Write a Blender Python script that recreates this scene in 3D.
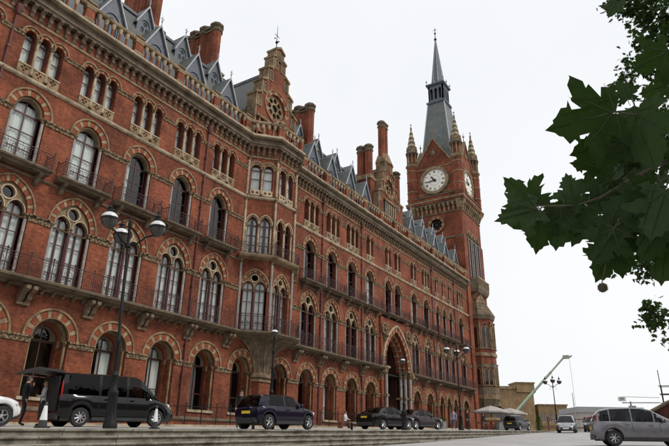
import bpy, bmesh, math, random
from math import sin, cos, pi, radians, sqrt, acos, atan2, hypot
from mathutils import Matrix, Vector
from mathutils.geometry import tessellate_polygon

random.seed(11)
scene = bpy.context.scene
for o in list(bpy.data.objects):
    bpy.data.objects.remove(o)
COL = scene.collection

# ------------------------------------------------------------------ camera
# world frame: X runs along the hotel front, Y points into the building, Z up, eye level is z = 0
FOC, PITCH, ROLL, AZ, DIST = 564.92, radians(21.34), radians(1.03), radians(32.63), 29.0
R0 = Vector((sin(AZ), -cos(AZ), 0)); F0 = Vector((cos(AZ), sin(AZ), 0)); ZUP = Vector((0, 0, 1))
FW = F0 * cos(PITCH) + ZUP * sin(PITCH); U0 = ZUP * cos(PITCH) - F0 * sin(PITCH)
RT = R0 * cos(ROLL) + U0 * sin(ROLL); UP = U0 * cos(ROLL) - R0 * sin(ROLL)
cam_d = bpy.data.cameras.new('camera'); cam = bpy.data.objects.new('camera', cam_d); COL.objects.link(cam)
cam.matrix_world = Matrix(((RT.x, UP.x, -FW.x, 0), (RT.y, UP.y, -FW.y, -DIST), (RT.z, UP.z, -FW.z, 0), (0, 0, 0, 1)))
cam_d.sensor_fit = 'HORIZONTAL'; cam_d.sensor_width = 36.0; cam_d.lens = 36.0 * FOC / 669.0
cam_d.clip_start = 0.05; cam_d.clip_end = 3000
scene.camera = cam

# ------------------------------------------------------------------ overcast sky + weak sun
SUN_EL, SUN_DIR = radians(50), Vector((0.30, -0.95, 0)).normalized()
world = bpy.data.worlds.new('World'); scene.world = world; world.use_nodes = True
wn, wl = world.node_tree.nodes, world.node_tree.links
wn.clear()
wo = wn.new('ShaderNodeOutputWorld'); wb = wn.new('ShaderNodeBackground'); wb.inputs['Strength'].default_value = 0.1
sky = wn.new('ShaderNodeTexSky'); sky.sky_type = 'NISHITA'; sky.sun_disc = False
sky.sun_elevation = SUN_EL; sky.sun_rotation = atan2(SUN_DIR.x, SUN_DIR.y)
sky.air_density = 1.0; sky.dust_density = 4.0
wm = wn.new('ShaderNodeMix'); wm.data_type = 'RGBA'; wm.inputs['Factor'].default_value = 0.93
# cloud deck: even pale grey, a breath of large soft variation
tc = wn.new('ShaderNodeTexCoord'); nz = wn.new('ShaderNodeTexNoise'); nz.inputs['Scale'].default_value = 1.3; nz.inputs['Detail'].default_value = 3
cr = wn.new('ShaderNodeValToRGB'); cr.color_ramp.elements[0].position = .3; cr.color_ramp.elements[1].position = .7
cr.color_ramp.elements[0].color = (8.1, 8.3, 8.55, 1); cr.color_ramp.elements[1].color = (9.0, 9.05, 9.1, 1)
wl.new(tc.outputs['Generated'], nz.inputs['Vector']); wl.new(nz.outputs['Fac'], cr.inputs['Fac'])
wl.new(sky.outputs['Color'], wm.inputs[6]); wl.new(cr.outputs['Color'], wm.inputs[7])
wl.new(wm.outputs[2], wb.inputs['Color']); wl.new(wb.outputs['Background'], wo.inputs['Surface'])
sd = bpy.data.lights.new('sun', 'SUN'); sd.energy = 1.5; sd.angle = radians(14); sd.color = (1, .96, .9)
sun = bpy.data.objects.new('sun', sd); COL.objects.link(sun); sun.location = (0, -40, 60)
sdir = -(SUN_DIR * cos(SUN_EL) + ZUP * sin(SUN_EL))
sun.rotation_euler = sdir.to_track_quat('-Z', 'Y').to_euler()
scene.view_settings.view_transform = 'Standard'; scene.view_settings.look = 'None'
scene.view_settings.exposure = 0.22; scene.view_settings.gamma = 1.0; scene.view_settings.use_curve_mapping = False
scene.render.engine = 'CYCLES'

# ------------------------------------------------------------------ materials
MATS = {}
def newmat(name):
    m = bpy.data.materials.new(name); m.use_nodes = True; MATS[name] = m
    nt = m.node_tree; return m, nt, nt.nodes['Principled BSDF']
def ramp(nt, fac, c0, c1, p0=0.3, p1=0.7):
    r = nt.nodes.new('ShaderNodeValToRGB'); e = r.color_ramp.elements
    e[0].position, e[1].position = p0, p1; e[0].color = (*c0, 1); e[1].color = (*c1, 1)
    nt.links.new(fac, r.inputs['Fac']); return r.outputs['Color']
def noise(nt, vec, scale, detail=4, rough=.6):
    n = nt.nodes.new('ShaderNodeTexNoise'); n.inputs['Scale'].default_value = scale; n.inputs['Detail'].default_value = detail
    n.inputs['Roughness'].default_value = rough
    if vec: nt.links.new(vec, n.inputs['Vector'])
    return n.outputs['Fac']
def pos(nt): return nt.nodes.new('ShaderNodeNewGeometry').outputs['Position']
def mult(nt, a, b, fac=1.0):
    m = nt.nodes.new('ShaderNodeMix'); m.data_type = 'RGBA'; m.blend_type = 'MULTIPLY'; m.inputs['Factor'].default_value = fac
    nt.links.new(a, m.inputs[6]); nt.links.new(b, m.inputs[7]); return m.outputs[2]
def bump(nt, b, h, strength=.3, dist=.02):
    n = nt.nodes.new('ShaderNodeBump'); n.inputs['Strength'].default_value = strength; n.inputs['Distance'].default_value = dist
    nt.links.new(h, n.inputs['Height']); nt.links.new(n.outputs['Normal'], b.inputs['Normal'])
def simple(name, col, rough=.7, metal=0, var=.25, scale=6, spec=.5, bmp=0):
    m, nt, b = newmat(name)
    p = nt.nodes.new('ShaderNodeTexCoord').outputs['Object']
    f = noise(nt, p, scale)
    c0 = tuple(c * (1 - var) for c in col); c1 = tuple(min(1, c * (1 + var)) for c in col)
    nt.links.new(ramp(nt, f, c0, c1), b.inputs['Base Color'])
    b.inputs['Roughness'].default_value = rough; b.inputs['Metallic'].default_value = metal
    b.inputs['Specular IOR Level'].default_value = spec
    if bmp: bump(nt, b, f, bmp, .02)
    return m
def brick(name, c1, c2, mortar, soot=.55, bw=.225, bh=.075, ms=.008):
    m, nt, b = newmat(name); L = nt.links
    p = pos(nt); s = nt.nodes.new('ShaderNodeSeparateXYZ'); L.new(p, s.inputs[0])
    a = nt.nodes.new('ShaderNodeMath'); a.operation = 'SUBTRACT'; L.new(s.outputs['X'], a.inputs[0]); L.new(s.outputs['Y'], a.inputs[1])
    cb = nt.nodes.new('ShaderNodeCombineXYZ'); L.new(a.outputs[0], cb.inputs['X']); L.new(s.outputs['Z'], cb.inputs['Y'])
    t = nt.nodes.new('ShaderNodeTexBrick'); L.new(cb.outputs[0], t.inputs['Vector'])
    t.inputs['Scale'].default_value = 1; t.inputs['Brick Width'].default_value = bw; t.inputs['Row Height'].default_value = bh
    t.inputs['Mortar Size'].default_value = ms; t.inputs['Mortar Smooth'].default_value = .3
    t.inputs['Color1'].default_value = (*c1, 1); t.inputs['Color2'].default_value = (*c2, 1); t.inputs['Mortar'].default_value = (*mortar, 1)
    big = ramp(nt, noise(nt, p, .35, 5, .65), (soot, soot * .95, soot * .95), (1.08, 1.08, 1.08), .32, .62)
    # weather streaks: stretched vertically
    mp = nt.nodes.new('ShaderNodeMapping'); mp.inputs['Scale'].default_value = (1.6, 1.6, .22); L.new(p, mp.inputs['Vector'])
    st = ramp(nt, noise(nt, mp.outputs[0], 1.5, 5, .7), (.72, .68, .68), (1.1, 1.08, 1.06), .3, .68)
    fine = ramp(nt, noise(nt, p, 5, 6, .75), (.66, .62, .6), (1.28, 1.28, 1.28), .3, .7)
    c = mult(nt, mult(nt, mult(nt, t.outputs['Color'], big), st), fine)
    # pale efflorescence flecks
    fl = nt.nodes.new('ShaderNodeMix'); fl.data_type = 'RGBA'
    mp2 = nt.nodes.new('ShaderNodeMapping'); mp2.inputs['Scale'].default_value = (1, 1, 3.5); L.new(p, mp2.inputs['Vector'])
    ef = ramp(nt, noise(nt, mp2.outputs[0], 2.1, 6, .75), (0, 0, 0), (.65, .65, .65), .62, .74)
    L.new(ef, fl.inputs['Factor']); L.new(c, fl.inputs[6]); fl.inputs[7].default_value = (.42, .24, .17, 1)
    L.new(fl.outputs[2], b.inputs['Base Color']); b.inputs['Roughness'].default_value = .85; b.inputs['Specular IOR Level'].default_value = .25
    bump(nt, b, t.outputs['Fac'], -.35, .01)
    return m
def stone(name, col, dark=.45, scale=1.2):
    m, nt, b = newmat(name); p = pos(nt)
    base = ramp(nt, noise(nt, p, 7, 4), tuple(c * .8 for c in col), tuple(min(1, c * 1.15) for c in col))
    d = ramp(nt, noise(nt, p, scale, 6, .7), (dark, dark * .97, dark * .93), (1.05, 1.05, 1.05), .34, .6)
    nt.links.new(mult(nt, base, d), b.inputs['Base Color']); b.inputs['Roughness'].default_value = .85; b.inputs['Specular IOR Level'].default_value = .25
    bump(nt, b, noise(nt, p, 25, 3), .25, .01)
    return m
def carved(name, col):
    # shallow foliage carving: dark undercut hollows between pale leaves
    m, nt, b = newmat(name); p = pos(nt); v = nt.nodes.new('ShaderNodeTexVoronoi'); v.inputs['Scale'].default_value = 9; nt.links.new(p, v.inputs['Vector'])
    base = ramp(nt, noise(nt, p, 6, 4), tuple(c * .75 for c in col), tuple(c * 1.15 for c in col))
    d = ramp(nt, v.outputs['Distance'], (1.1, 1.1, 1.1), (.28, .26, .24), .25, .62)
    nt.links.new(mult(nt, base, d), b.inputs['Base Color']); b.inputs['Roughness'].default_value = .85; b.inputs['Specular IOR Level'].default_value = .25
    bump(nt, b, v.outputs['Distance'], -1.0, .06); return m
carved('carved', (.31, .225, .135))
def slate(name, col, row=.22):
    m, nt, b = newmat(name); L = nt.links; p = pos(nt); s = nt.nodes.new('ShaderNodeSeparateXYZ'); L.new(p, s.inputs[0])
    a = nt.nodes.new('ShaderNodeMath'); a.operation = 'SUBTRACT'; L.new(s.outputs['X'], a.inputs[0]); L.new(s.outputs['Y'], a.inputs[1])
    cb = nt.nodes.new('ShaderNodeCombineXYZ'); L.new(a.outputs[0], cb.inputs['X']); L.new(s.outputs['Z'], cb.inputs['Y'])
    t = nt.nodes.new('ShaderNodeTexBrick'); L.new(cb.outputs[0], t.inputs['Vector']); t.inputs['Scale'].default_value = 1
    t.inputs['Brick Width'].default_value = .3; t.inputs['Row Height'].default_value = row; t.inputs['Mortar Size'].default_value = .012
    t.inputs['Color1'].default_value = (*[c * .85 for c in col], 1); t.inputs['Color2'].default_value = (*[c * 1.2 for c in col], 1)
    t.inputs['Mortar'].default_value = (*[c * .45 for c in col], 1)
    g = ramp(nt, noise(nt, p, .8, 5, .7), (.7, .75, .7), (1.15, 1.1, 1.0))
    L.new(mult(nt, t.outputs['Color'], g), b.inputs['Base Color']); b.inputs['Roughness'].default_value = .55
    bump(nt, b, t.outputs['Fac'], -.4, .012); return m
def glass(name, tint, refl=.9, base=.07):
    m, nt, b = newmat(name); N, L = nt.nodes, nt.links; N.remove(b)
    out = N['Material Output']; tr = N.new('ShaderNodeBsdfTransparent'); tr.inputs['Color'].default_value = (*tint, 1)
    gl = N.new('ShaderNodeBsdfGlossy'); gl.inputs['Roughness'].default_value = .03; gl.inputs['Color'].default_value = (refl, refl, refl, 1)
    lw = N.new('ShaderNodeLayerWeight'); lw.inputs['Blend'].default_value = .5
    pw = N.new('ShaderNodeMath'); pw.operation = 'POWER'; pw.inputs[1].default_value = 4.5; L.new(lw.outputs['Facing'], pw.inputs[0])
    fr = N.new('ShaderNodeMath'); fr.operation = 'MULTIPLY_ADD'; fr.inputs[1].default_value = .93; fr.inputs[2].default_value = base; L.new(pw.outputs[0], fr.inputs[0])
    g = N.new('ShaderNodeBump'); g.inputs['Strength'].default_value = .12; g.inputs['Distance'].default_value = .02
    L.new(noise(nt, pos(nt), 2.2, 2), g.inputs['Height']); L.new(g.outputs[0], gl.inputs['Normal'])
    mx = N.new('ShaderNodeMixShader'); L.new(fr.outputs[0], mx.inputs[0]); L.new(tr.outputs[0], mx.inputs[1]); L.new(gl.outputs[0], mx.inputs[2])
    L.new(mx.outputs[0], out.inputs['Surface']); return m

brick('brick', (.335, .094, .044), (.185, .050, .027), (.23, .115, .068), .36)
brick('brick_shade_weathered', (.09, .03, .022), (.06, .022, .018), (.07, .04, .03), .5)  # carriage way shade painted into the brick; also the dark ramp wall
brick('brick_plain', (.32, .090, .043), (.195, .052, .028), (.22, .11, .065), .45)
brick('stock_brick', (.36, .25, .12), (.29, .20, .09), (.33, .27, .19), .7)
stone('stone', (.31, .222, .132), .36); stone('stone_pale', (.50, .405, .28), .46); stone('stone_dark', (.17, .13, .088), .45); stone('corbel_stone', (.21, .15, .098), .4, 2.5)
stone('cream', (.37, .265, .155), .5, 2.5); stone('red_block', (.27, .076, .038), .6, 2.5)
stone('granite', (.36, .32, .30), .7, 3); stone('step_stone', (.30, .275, .225), .4, 1.6)
slate('slate', (.075, .082, .08)); slate('slate_grey', (.125, .14, .145), .3)
simple('lead', (.085, .10, .122), .55, 0, .35, 3); simple('lead_pale', (.36, .38, .41), .5, 0, .2, 3)
simple('iron', (.045, .018, .018), .5, 0, .3); simple('frame', (.075, .022, .02), .5, 0, .2)
simple('pipe', (.10, .025, .022), .5, 0, .3); simple('black_iron', (.008, .008, .009), .55, 0, .3, 6, .25)
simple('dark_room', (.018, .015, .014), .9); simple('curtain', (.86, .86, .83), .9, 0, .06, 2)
glass('pane', (.80, .84, .83)); glass('pane_dark', (.35, .37, .37)); glass('car_glass', (.20, .22, .23), .6, .035); glass('privacy_glass', (.02, .02, .02), .6, .03)
simple('white', (.78, .78, .77), .4, 0, .06); simple('rubber', (.02, .02, .02), .8); simple('rim', (.5, .5, .52), .3, .8, .15)
simple('plastic_dark', (.03, .03, .032), .5); simple('dark_seat', (.04, .04, .045), .8)
simple('asphalt', (.36, .35, .345), .75, 0, .16, .5, .35); simple('setts', (.37, .355, .33), .85, 0, .25, 1.2, .3)
simple('earth', (.12, .11, .095), .9, 0, .3, .3)
simple('green_paint', (.30, .38, .27), .45, 0, .15); simple('grey_paint', (.30, .30, .31), .5); simple('timber', (.17, .07, .04), .7, 0, .3)
simple('canvas', (.40, .36, .345), .9, 0, .1, 3); simple('gold', (.5, .3, .08), .35, .8)
simple('cone_orange', (.62, .10, .02), .5); simple('yellow_plate', (.75, .52, .03), .5, 0, .04)
simple('concrete', (.40, .39, .37), .9, 0, .12, 2); simple('dial', (.80, .77, .68), .6, 0, .05)
simple('bark', (.10, .085, .06), .9, 0, .4, 8); simple('planter_metal', (.17, .18, .16), .6)
simple('skin', (.50, .30, .21), .6, 0, .08); simple('hair_dark', (.05, .03, .02), .6); simple('hair_fair', (.34, .22, .10), .6)
for n_, c_ in dict(cloth_black=(.018, .018, .022), cloth_navy=(.025, .03, .06), cloth_pale=(.48, .46, .46), cloth_lilac=(.32, .29, .38), cloth_jeans=(.05, .075, .13), cloth_brown=(.15, .10, .07), cloth_white=(.66, .66, .66)).items():
    simple(n_, c_, .9, 0, .18, 12)
def paint(name, col, metal=.35, rough=.28):
    m, nt, b = newmat(name); b.inputs['Base Color'].default_value = (*col, 1); b.inputs['Metallic'].default_value = metal
    p = nt.nodes.new('ShaderNodeTexCoord').outputs['Object']
    nt.links.new(ramp(nt, noise(nt, p, 2.5, 5), tuple(c * .82 for c in col), tuple(min(1, c * 1.12) for c in col)), b.inputs['Base Color'])
    b.inputs['Roughness'].default_value = rough; b.inputs['Coat Weight'].default_value = .2; b.inputs['Coat Roughness'].default_value = .08; b.inputs['Specular IOR Level'].default_value = .35
paint('paint_black', (.006, .006, .007), 0, .12); paint('paint_purple', (.011, .008, .022), .1, .15); paint('paint_grey', (.20, .195, .21), .4, .3)
paint('paint_darkgrey', (.03, .032, .036), .3); paint('paint_maroon', (.025, .010, .014), .1, .15); paint('paint_silver', (.34, .35, .37), .6, .35); paint('paint_white', (.75, .75, .76), 0, .3)
def lampglass(name, col, emit):
    m, nt, b = newmat(name); b.inputs['Base Color'].default_value = (*col, 1); b.inputs['Roughness'].default_value = .25
    if emit: b.inputs['Emission Color'].default_value = (1, .9, .7, 1); b.inputs['Emission Strength'].default_value = emit
lampglass('opal', (.66, .67, .66), 0); lampglass('bowl_glass', (.06, .058, .05), 0); lampglass('red_lens', (.42, .012, .012), 0)
lampglass('clear_lens', (.6, .6, .62), 0); lampglass('lit_bulb', (.9, .8, .6), 6)
m, nt, b = newmat('leaf')
lf = ramp(nt, noise(nt, nt.nodes.new('ShaderNodeTexCoord').outputs['Object'], 9, 3), (.014, .034, .006), (.028, .058, .009))
nt.links.new(lf, b.inputs['Base Color']); b.inputs['Roughness'].default_value = .6; b.inputs['Specular IOR Level'].default_value = .3
tl = nt.nodes.new('ShaderNodeBsdfTranslucent'); tl.inputs['Color'].default_value = (.045, .10, .008, 1)
mx = nt.nodes.new('ShaderNodeMixShader'); mx.inputs[0].default_value = .28
nt.links.new(b.outputs[0], mx.inputs[1]); nt.links.new(tl.outputs[0], mx.inputs[2]); nt.links.new(mx.outputs[0], nt.nodes['Material Output'].inputs['Surface'])
simple('leaf_vein', (.035, .055, .015), .6)

# ------------------------------------------------------------------ mesh building
class MB:
    def __init__(s): s.v, s.f, s.m, s.mats = [], [], [], []
    def mi(s, mat):
        if mat not in s.mats: s.mats.append(mat)
        return s.mats.index(mat)
    def add(s, vs, fs, mat):
        k = len(s.v); i = s.mi(mat); s.v += [tuple(v) for v in vs]
        for f in fs: s.f.append([q + k for q in f]); s.m.append(i)
        return s
    def box(s, x0, x1, y0, y1, z0, z1, mat):
        return s.add([(x0, y0, z0), (x1, y0, z0), (x1, y1, z0), (x0, y1, z0), (x0, y0, z1), (x1, y0, z1), (x1, y1, z1), (x0, y1, z1)],
                     [(0, 3, 2, 1), (4, 5, 6, 7), (0, 1, 5, 4), (1, 2, 6, 5), (2, 3, 7, 6), (3, 0, 4, 7)], mat)
    def hexa(s, p, mat): return s.add(p, [(0, 3, 2, 1), (4, 5, 6, 7), (0, 1, 5, 4), (1, 2, 6, 5), (2, 3, 7, 6), (3, 0, 4, 7)], mat)
    def plate(s, outer, holes, y0, y1, mat, back=True, sidemat=None, outer_side=True):
        loops = [outer] + list(holes)
        tri = tessellate_polygon([[Vector((x, z, 0)) for x, z in l] for l in loops])
        flat = [p for l in loops for p in l]
        s.add([(x, y0, z) for x, z in flat], tri, mat)
        if back: s.add([(x, y1, z) for x, z in flat], [t[::-1] for t in tri], mat)
        for li, l in enumerate(loops):
            if li == 0 and not outer_side: continue
            n = len(l); vs = [(x, y0, z) for x, z in l] + [(x, y1, z) for x, z in l]
            s.add(vs, [(i, (i + 1) % n, n + (i + 1) % n, n + i) for i in range(n)], sidemat or mat)
        return s
    def lathe(s, prof, n, cx, cy, mat, cz=0, a0=0, caps=True):
        vs = [(cx + r * cos(a0 + 2 * pi * k / n), cy + r * sin(a0 + 2 * pi * k / n), cz + z) for r, z in prof for k in range(n)]
        fs = [(j * n + k, j * n + (k + 1) % n, (j + 1) * n + (k + 1) % n, (j + 1) * n + k) for j in range(len(prof) - 1) for k in range(n)]
        if caps: fs += [tuple(range(n))[::-1], tuple((len(prof) - 1) * n + k for k in range(n))]
        return s.add(vs, fs, mat)
    def tube(s, p0, p1, r, mat, n=6, r2=None):
        p0, p1 = Vector(p0), Vector(p1); d = p1 - p0
        if d.length < 1e-6: return s
        q = d.to_track_quat('Z', 'Y').to_matrix(); r2 = r if r2 is None else r2
        vs = [p0 + q @ Vector((r * cos(2 * pi * k / n), r * sin(2 * pi * k / n), 0)) for k in range(n)] + \
             [p1 + q @ Vector((r2 * cos(2 * pi * k / n), r2 * sin(2 * pi * k / n), 0)) for k in range(n)]
        return s.add(vs, [(k, (k + 1) % n, n + (k + 1) % n, n + k) for k in range(n)] + [tuple(range(n))[::-1], tuple(range(n, 2 * n))], mat)
    def path(s, pts, r, mat, n=6, r2=None):
        m_ = len(pts) - 1
        for i in range(m_):
            ra = r if r2 is None else r + (r2 - r) * i / m_; rb = r if r2 is None else r + (r2 - r) * (i + 1) / m_
            s.tube(pts[i], pts[i + 1], ra, mat, n, rb)
        return s
    def ball(s, c, r, mat, n=8, m_=6, sz=1.0, sx=1.0, sy=1.0):
        prof = [(sin(pi * (j + .02) / (m_ + .04)), -cos(pi * (j + .02) / (m_ + .04))) for j in range(m_ + 1)]
        vs = [(c[0] + sx * r * a * cos(2 * pi * k / n), c[1] + sy * r * a * sin(2 * pi * k / n), c[2] + sz * r * b_) for a, b_ in prof for k in range(n)]
        fs = [(j * n + k, j * n + (k + 1) % n, (j + 1) * n + (k + 1) % n, (j + 1) * n + k) for j in range(m_) for k in range(n)]
        return s.add(vs, fs, mat)
    def sweep(s, path, prof, mat, ends=True):
        # closed profile [(out, z)] swept along a plan polyline with mitred corners; outward = right of travel
        P = [Vector(p) for p in path]; N = []
        for i in range(len(P)):
            d0 = (P[i] - P[i - 1]).normalized() if i > 0 else None; d1 = (P[i + 1] - P[i]).normalized() if i < len(P) - 1 else None
            if d0 is None: d0 = d1
            if d1 is None: d1 = d0
            n0, n1 = Vector((d0.y, -d0.x)), Vector((d1.y, -d1.x)); b_ = (n0 + n1).normalized()
            N.append(b_ / max(.3, b_.dot(n0)))
        k = len(prof); vs = [(P[i].x + N[i].x * o_, P[i].y + N[i].y * o_, z) for i in range(len(P)) for o_, z in prof]
        fs = [(i * k + j, i * k + (j + 1) % k, (i + 1) * k + (j + 1) % k, (i + 1) * k + j) for i in range(len(P) - 1) for j in range(k)]
        if ends: fs += [tuple(range(k))[::-1], tuple((len(P) - 1) * k + j for j in range(k))]
        return s.add(vs, fs, mat)
    def mesh(s, name, smooth=None):
        me = bpy.data.meshes.new(name); me.from_pydata(s.v, [], s.f)
        for mt in s.mats: me.materials.append(MATS[mt])
        me.polygons.foreach_set('material_index', s.m)
        bm = bmesh.new(); bm.from_mesh(me); bmesh.ops.recalc_face_normals(bm, faces=bm.faces)
        if smooth is not None:
            for f in bm.faces: f.smooth = True
        bm.to_mesh(me); bm.free()
        if smooth is not None: me.set_sharp_from_angle(angle=radians(smooth))
        me.update(); return me

WORLD = {}
def link(o, parent=None, M=None):
    COL.objects.link(o); M = M or Matrix()
    if parent is not None:
        o.parent = parent; o.matrix_parent_inverse = WORLD[parent.name].inverted()
    o.matrix_basis = M; WORLD[o.name] = M.copy(); return o
def tag(o, label=None, cat=None, group=None, kind=None):
    for k, v in (('label', label), ('category', cat), ('group', group), ('kind', kind)):
        if v: o[k] = v
    return o
def obj(name, mb, parent=None, M=None, smooth=None, **t):
    me = mb if isinstance(mb, bpy.types.Mesh) else mb.mesh(name, smooth)
    o = bpy.data.objects.new(name, me); link(o, parent, M); return tag(o, **t)
def empty(name, loc=(0, 0, 0), rz=0, **t):
    o = bpy.data.objects.new(name, None); o.empty_display_size = .5
    link(o, None, Matrix.Translation(loc) @ Matrix.Rotation(rz, 4, 'Z')); return tag(o, **t)
CACHE = {}
def cached(key, fn, name=None, smooth=None):
    if key not in CACHE: CACHE[key] = fn().mesh(name or str(key), smooth)
    return CACHE[key]
def copy_tree(o, parent=None, M=None):
    c = o.copy(); COL.objects.link(c); c.parent = parent
    if M is not None: c.matrix_basis = M
    WORLD[c.name] = (M if M is not None else c.matrix_basis).copy()
    if parent is not None: c.matrix_parent_inverse = o.matrix_parent_inverse.copy()
    for ch in o.children: copy_tree(ch, c)
    return c
T = Matrix.Translation
def RZ(a): return Matrix.Rotation(a, 4, 'Z')

# pointed / round arch: half width w, rise h above the spring zs, radial offset t, parameter u 0..1
def arch_pt(w, h, zs, t, u):
    R = (w * w + h * h) / (2 * w); cx = R - w; RR = R + t
    side = 1
    if u > .5: side, u = -1, 1 - u
    a1 = acos(max(-1, min(1, -cx / RR))); a = pi + (a1 - pi) * 2 * u
    return (side * (cx + RR * cos(a)), zs + RR * sin(a))
def arch_line(w, h, zs, t=0, n=14, cx=0): return [(cx + p[0], p[1]) for p in (arch_pt(w, h, zs, t, i / n) for i in range(n + 1))]
def light(w, h, zs, zb, t=0, n=14, cx=0): return [(cx - w - t, zb - t)] + arch_line(w, h, zs, t, n, cx) + [(cx + w + t, zb - t)]
def voussoirs(mb, w, h, zs, t0, t1, y0, y1, nb, mats, cx=0, gap=.012, sub=2):
    for i in range(nb):
        nr = (nb + 1) // 2; wr, wc = (1.2, .8) if len(mats) > 1 else (1, 1); tot = nr * wr + (nb - nr) * wc
        st_ = ((i + 1) // 2 * wr + i // 2 * wc) / tot; ua, ub = st_ + gap / 4, st_ + (wr if i % 2 == 0 else wc) / tot - gap / 4
        dy = random.uniform(-.008, .008); mt = mats[i % len(mats)]
        us = [ua + (ub - ua) * k / sub for k in range(sub + 1)]
        ins = [arch_pt(w, h, zs, t0, u) for u in us]; out = [arch_pt(w, h, zs, t1, u) for u in us]
        mb.plate([(cx + x, z) for x, z in ins + out[::-1]], [], y0 + dy, y1, mt, back=False)
def ring(mb, w, h, zs, t0, t1, y0, y1, mat, n=16, cx=0):
    mb.plate(arch_line(w, h, zs, t1, n, cx) + arch_line(w, h, zs, t0, n, cx)[::-1], [], y0, y1, mat, back=False)
def circle(cx, cz, r, n=16): return [(cx + r * cos(2 * pi * k / n), cz + r * sin(2 * pi * k / n)) for k in range(n)]
# ------------------------------------------------------------------ ground
def zroad(x):
    if x < 20: return max(-3.2, -.24 + (x - 20) * .07)
    if x < 70: return -1.03 + .0395 * x
    return min(1.92, 1.735 + (x - 70) * .01)
def zdrive(x, y=-13):
    b_ = .02 + .0245 * x if x < 70 else min(1.735 + (x - 70) * .012, 1.98)
    return b_ + .2 * max(0, min(1.1, (y + 13) / 13))
def sheet(name, xs, ys, zf, mat, **t):
    mb = MB(); n = len(ys)
    mb.add([(x, y, zf(x, y)) for x in xs for y in ys], [(i * n + j, (i + 1) * n + j, (i + 1) * n + j + 1, i * n + j + 1) for i in range(len(xs) - 1) for j in range(n - 1)], mat)
    return obj(name, mb, None, None, 60, **t)
XS = [-400, -120, -60, -40, -30] + list(range(-24, 100, 4)) + [110, 130, 160, 220, 320, 500, 800]
sheet('ground', XS, [-500, -200, -90, -60, -40, -26, -18, -14.9, -14.05, -12, -6, 0, 8, 20, 60, 200, 500],
      lambda x, y: (zdrive(x, y) if y > -14.2 else min(zroad(x), zdrive(x))) - .09 if y > -15 else zroad(x) - .06, 'earth', kind='structure')
sheet('road', [x for x in XS if -45 < x < 120], [-60, -45, -36, -30, -25, -21, -18, -14.9], lambda x, y: min(zroad(x), zdrive(x) - .012) if y > -17 else zroad(x), 'asphalt', kind='structure')
sheet('forecourt', [x for x in XS if -30 < x < 112], [-14.3, -12, -9, -6, -4, -2.6], lambda x, y: zdrive(x, y), 'setts', kind='structure')
sheet('pavement', [x for x in XS if -30 < x < 84], [-2.55, -1.2, .05], lambda x, y: zdrive(x, y) + .1, 'step_stone', kind='structure')
mb = MB()
for i in range(-24, 84, 2):
    for a_, b_ in ((i + .01, i + 1.99),):
        za, zb_ = zdrive(a_, -2.6), zdrive(b_, -2.6)
        mb.hexa([(a_, -2.72, za - .1), (b_, -2.72, zb_ - .1), (b_, -2.55, zb_ - .1), (a_, -2.55, za - .1), (a_, -2.72, za + .105), (b_, -2.72, zb_ + .105), (b_, -2.55, zb_ + .105), (a_, -2.55, za + .105)], 'stone_pale')
obj('kerb', mb, kind='structure')

# unseen terrace added across the road: shades the street and shows in the glass
mb = MB(); mb.box(-80, 75, -64, -50, -4, 13.5, 'stock_brick'); mb.box(-81, 76, -65, -49.6, 13.5, 14.2, 'stone_dark')
for i in range(44):
    for j in range(4): mb.box(-78 + 3.5 * i, -76.4 + 3.5 * i, -50.05, -49.97, 0.2 + 3.3 * j, 2.3 + 3.3 * j, 'pane_dark')
obj('unseen_terrace', mb, kind='structure')

# stone steps down from the forecourt, every block its own piece
steps = empty('stone_steps', (20, -14.3, zdrive(20)), kind='structure')
rs = random.Random(5)
for k in range(7):
    y1 = -14.3 - .4 * k; x = -14 - rs.random() * 1.5
    while x < 70:
        Lb = rs.uniform(1.3, 2.3); xa, xb = x + .008, x + Lb - .008
        ta, tb = zdrive(xa) - .175 * k - .006, zdrive(xb) - .175 * k - .006
        if k == 0 or ta > zroad(xa) - .02:
            d_ = rs.uniform(-.012, .012); e_ = rs.uniform(-.005, .004)
            y0 = y1 - .4 + d_; ym = y0 + .05; h = .185; bz = .02
            mb = MB()
            # nosing: rounded front edge
            prof = [(y1, -h), (ym, -h), (ym, -.065), (y0, -.055), (y0 - .004, -.02), (y0 + .012, 0), (y1, .0)]
            vs = [(xa, yy, ta + zz + e_) for yy, zz in prof] + [(xb, yy, tb + zz + e_) for yy, zz in prof]; n = len(prof)
            mb.add(vs, [(i, (i + 1) % n, n + (i + 1) % n, n + i) for i in range(n)] + [tuple(range(n))[::-1], tuple(range(n, 2 * n))], 'step_stone')
            obj('step_stone', mb, steps)
        x += Lb

# ------------------------------------------------------------------ hotel
hotel = empty('grand_hotel', (45, 4, 1.0), label='long red brick Gothic hotel with pointed windows, iron balconies and slate dormers', cat='building')
AX_L = [2.17, 5.99, 9.81, 13.63, 17.45, 21.27, 25.09, 28.91]
AX_R = [41.2, 45.05, 48.9, 52.75]
BAYC = 34.9; BAYPATH = [(31.75, 0), (33.55, -1.65), (36.25, -1.65), (38.05, 0)]
PORT = 58.4; XEND = 84.0
PANELS = [(a_, a_ - 1.91, a_ + 1.91, 1.0) for a_ in AX_L]
PANELS += [(41.2, 39.1, 43.12, 1.0), (45.05, 43.12, 46.97, 1.0), (48.9, 46.97, 50.82, 1.0), (52.75, 50.82, 54.7, 1.0)]
PANELS_C = [(64.2, 62.2, 66.1, .95), (68.0, 66.1, 69.9, .95), (71.8, 70.6, 72.98, .66), (74.2, 72.98, 75.4, .66), (76.6, 75.4, 77.9, .66), (80.7, 78.6, 82.7, .95)]
G = dict(zb=1.95, zs=4.95, w=1.1, h=1.1, t=.4, hood=.1, nb=13)
F1 = dict(zb=7.72, zs=11.2, w=1.12, h=1.45, t=.33, hood=.09, nb=17)
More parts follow.
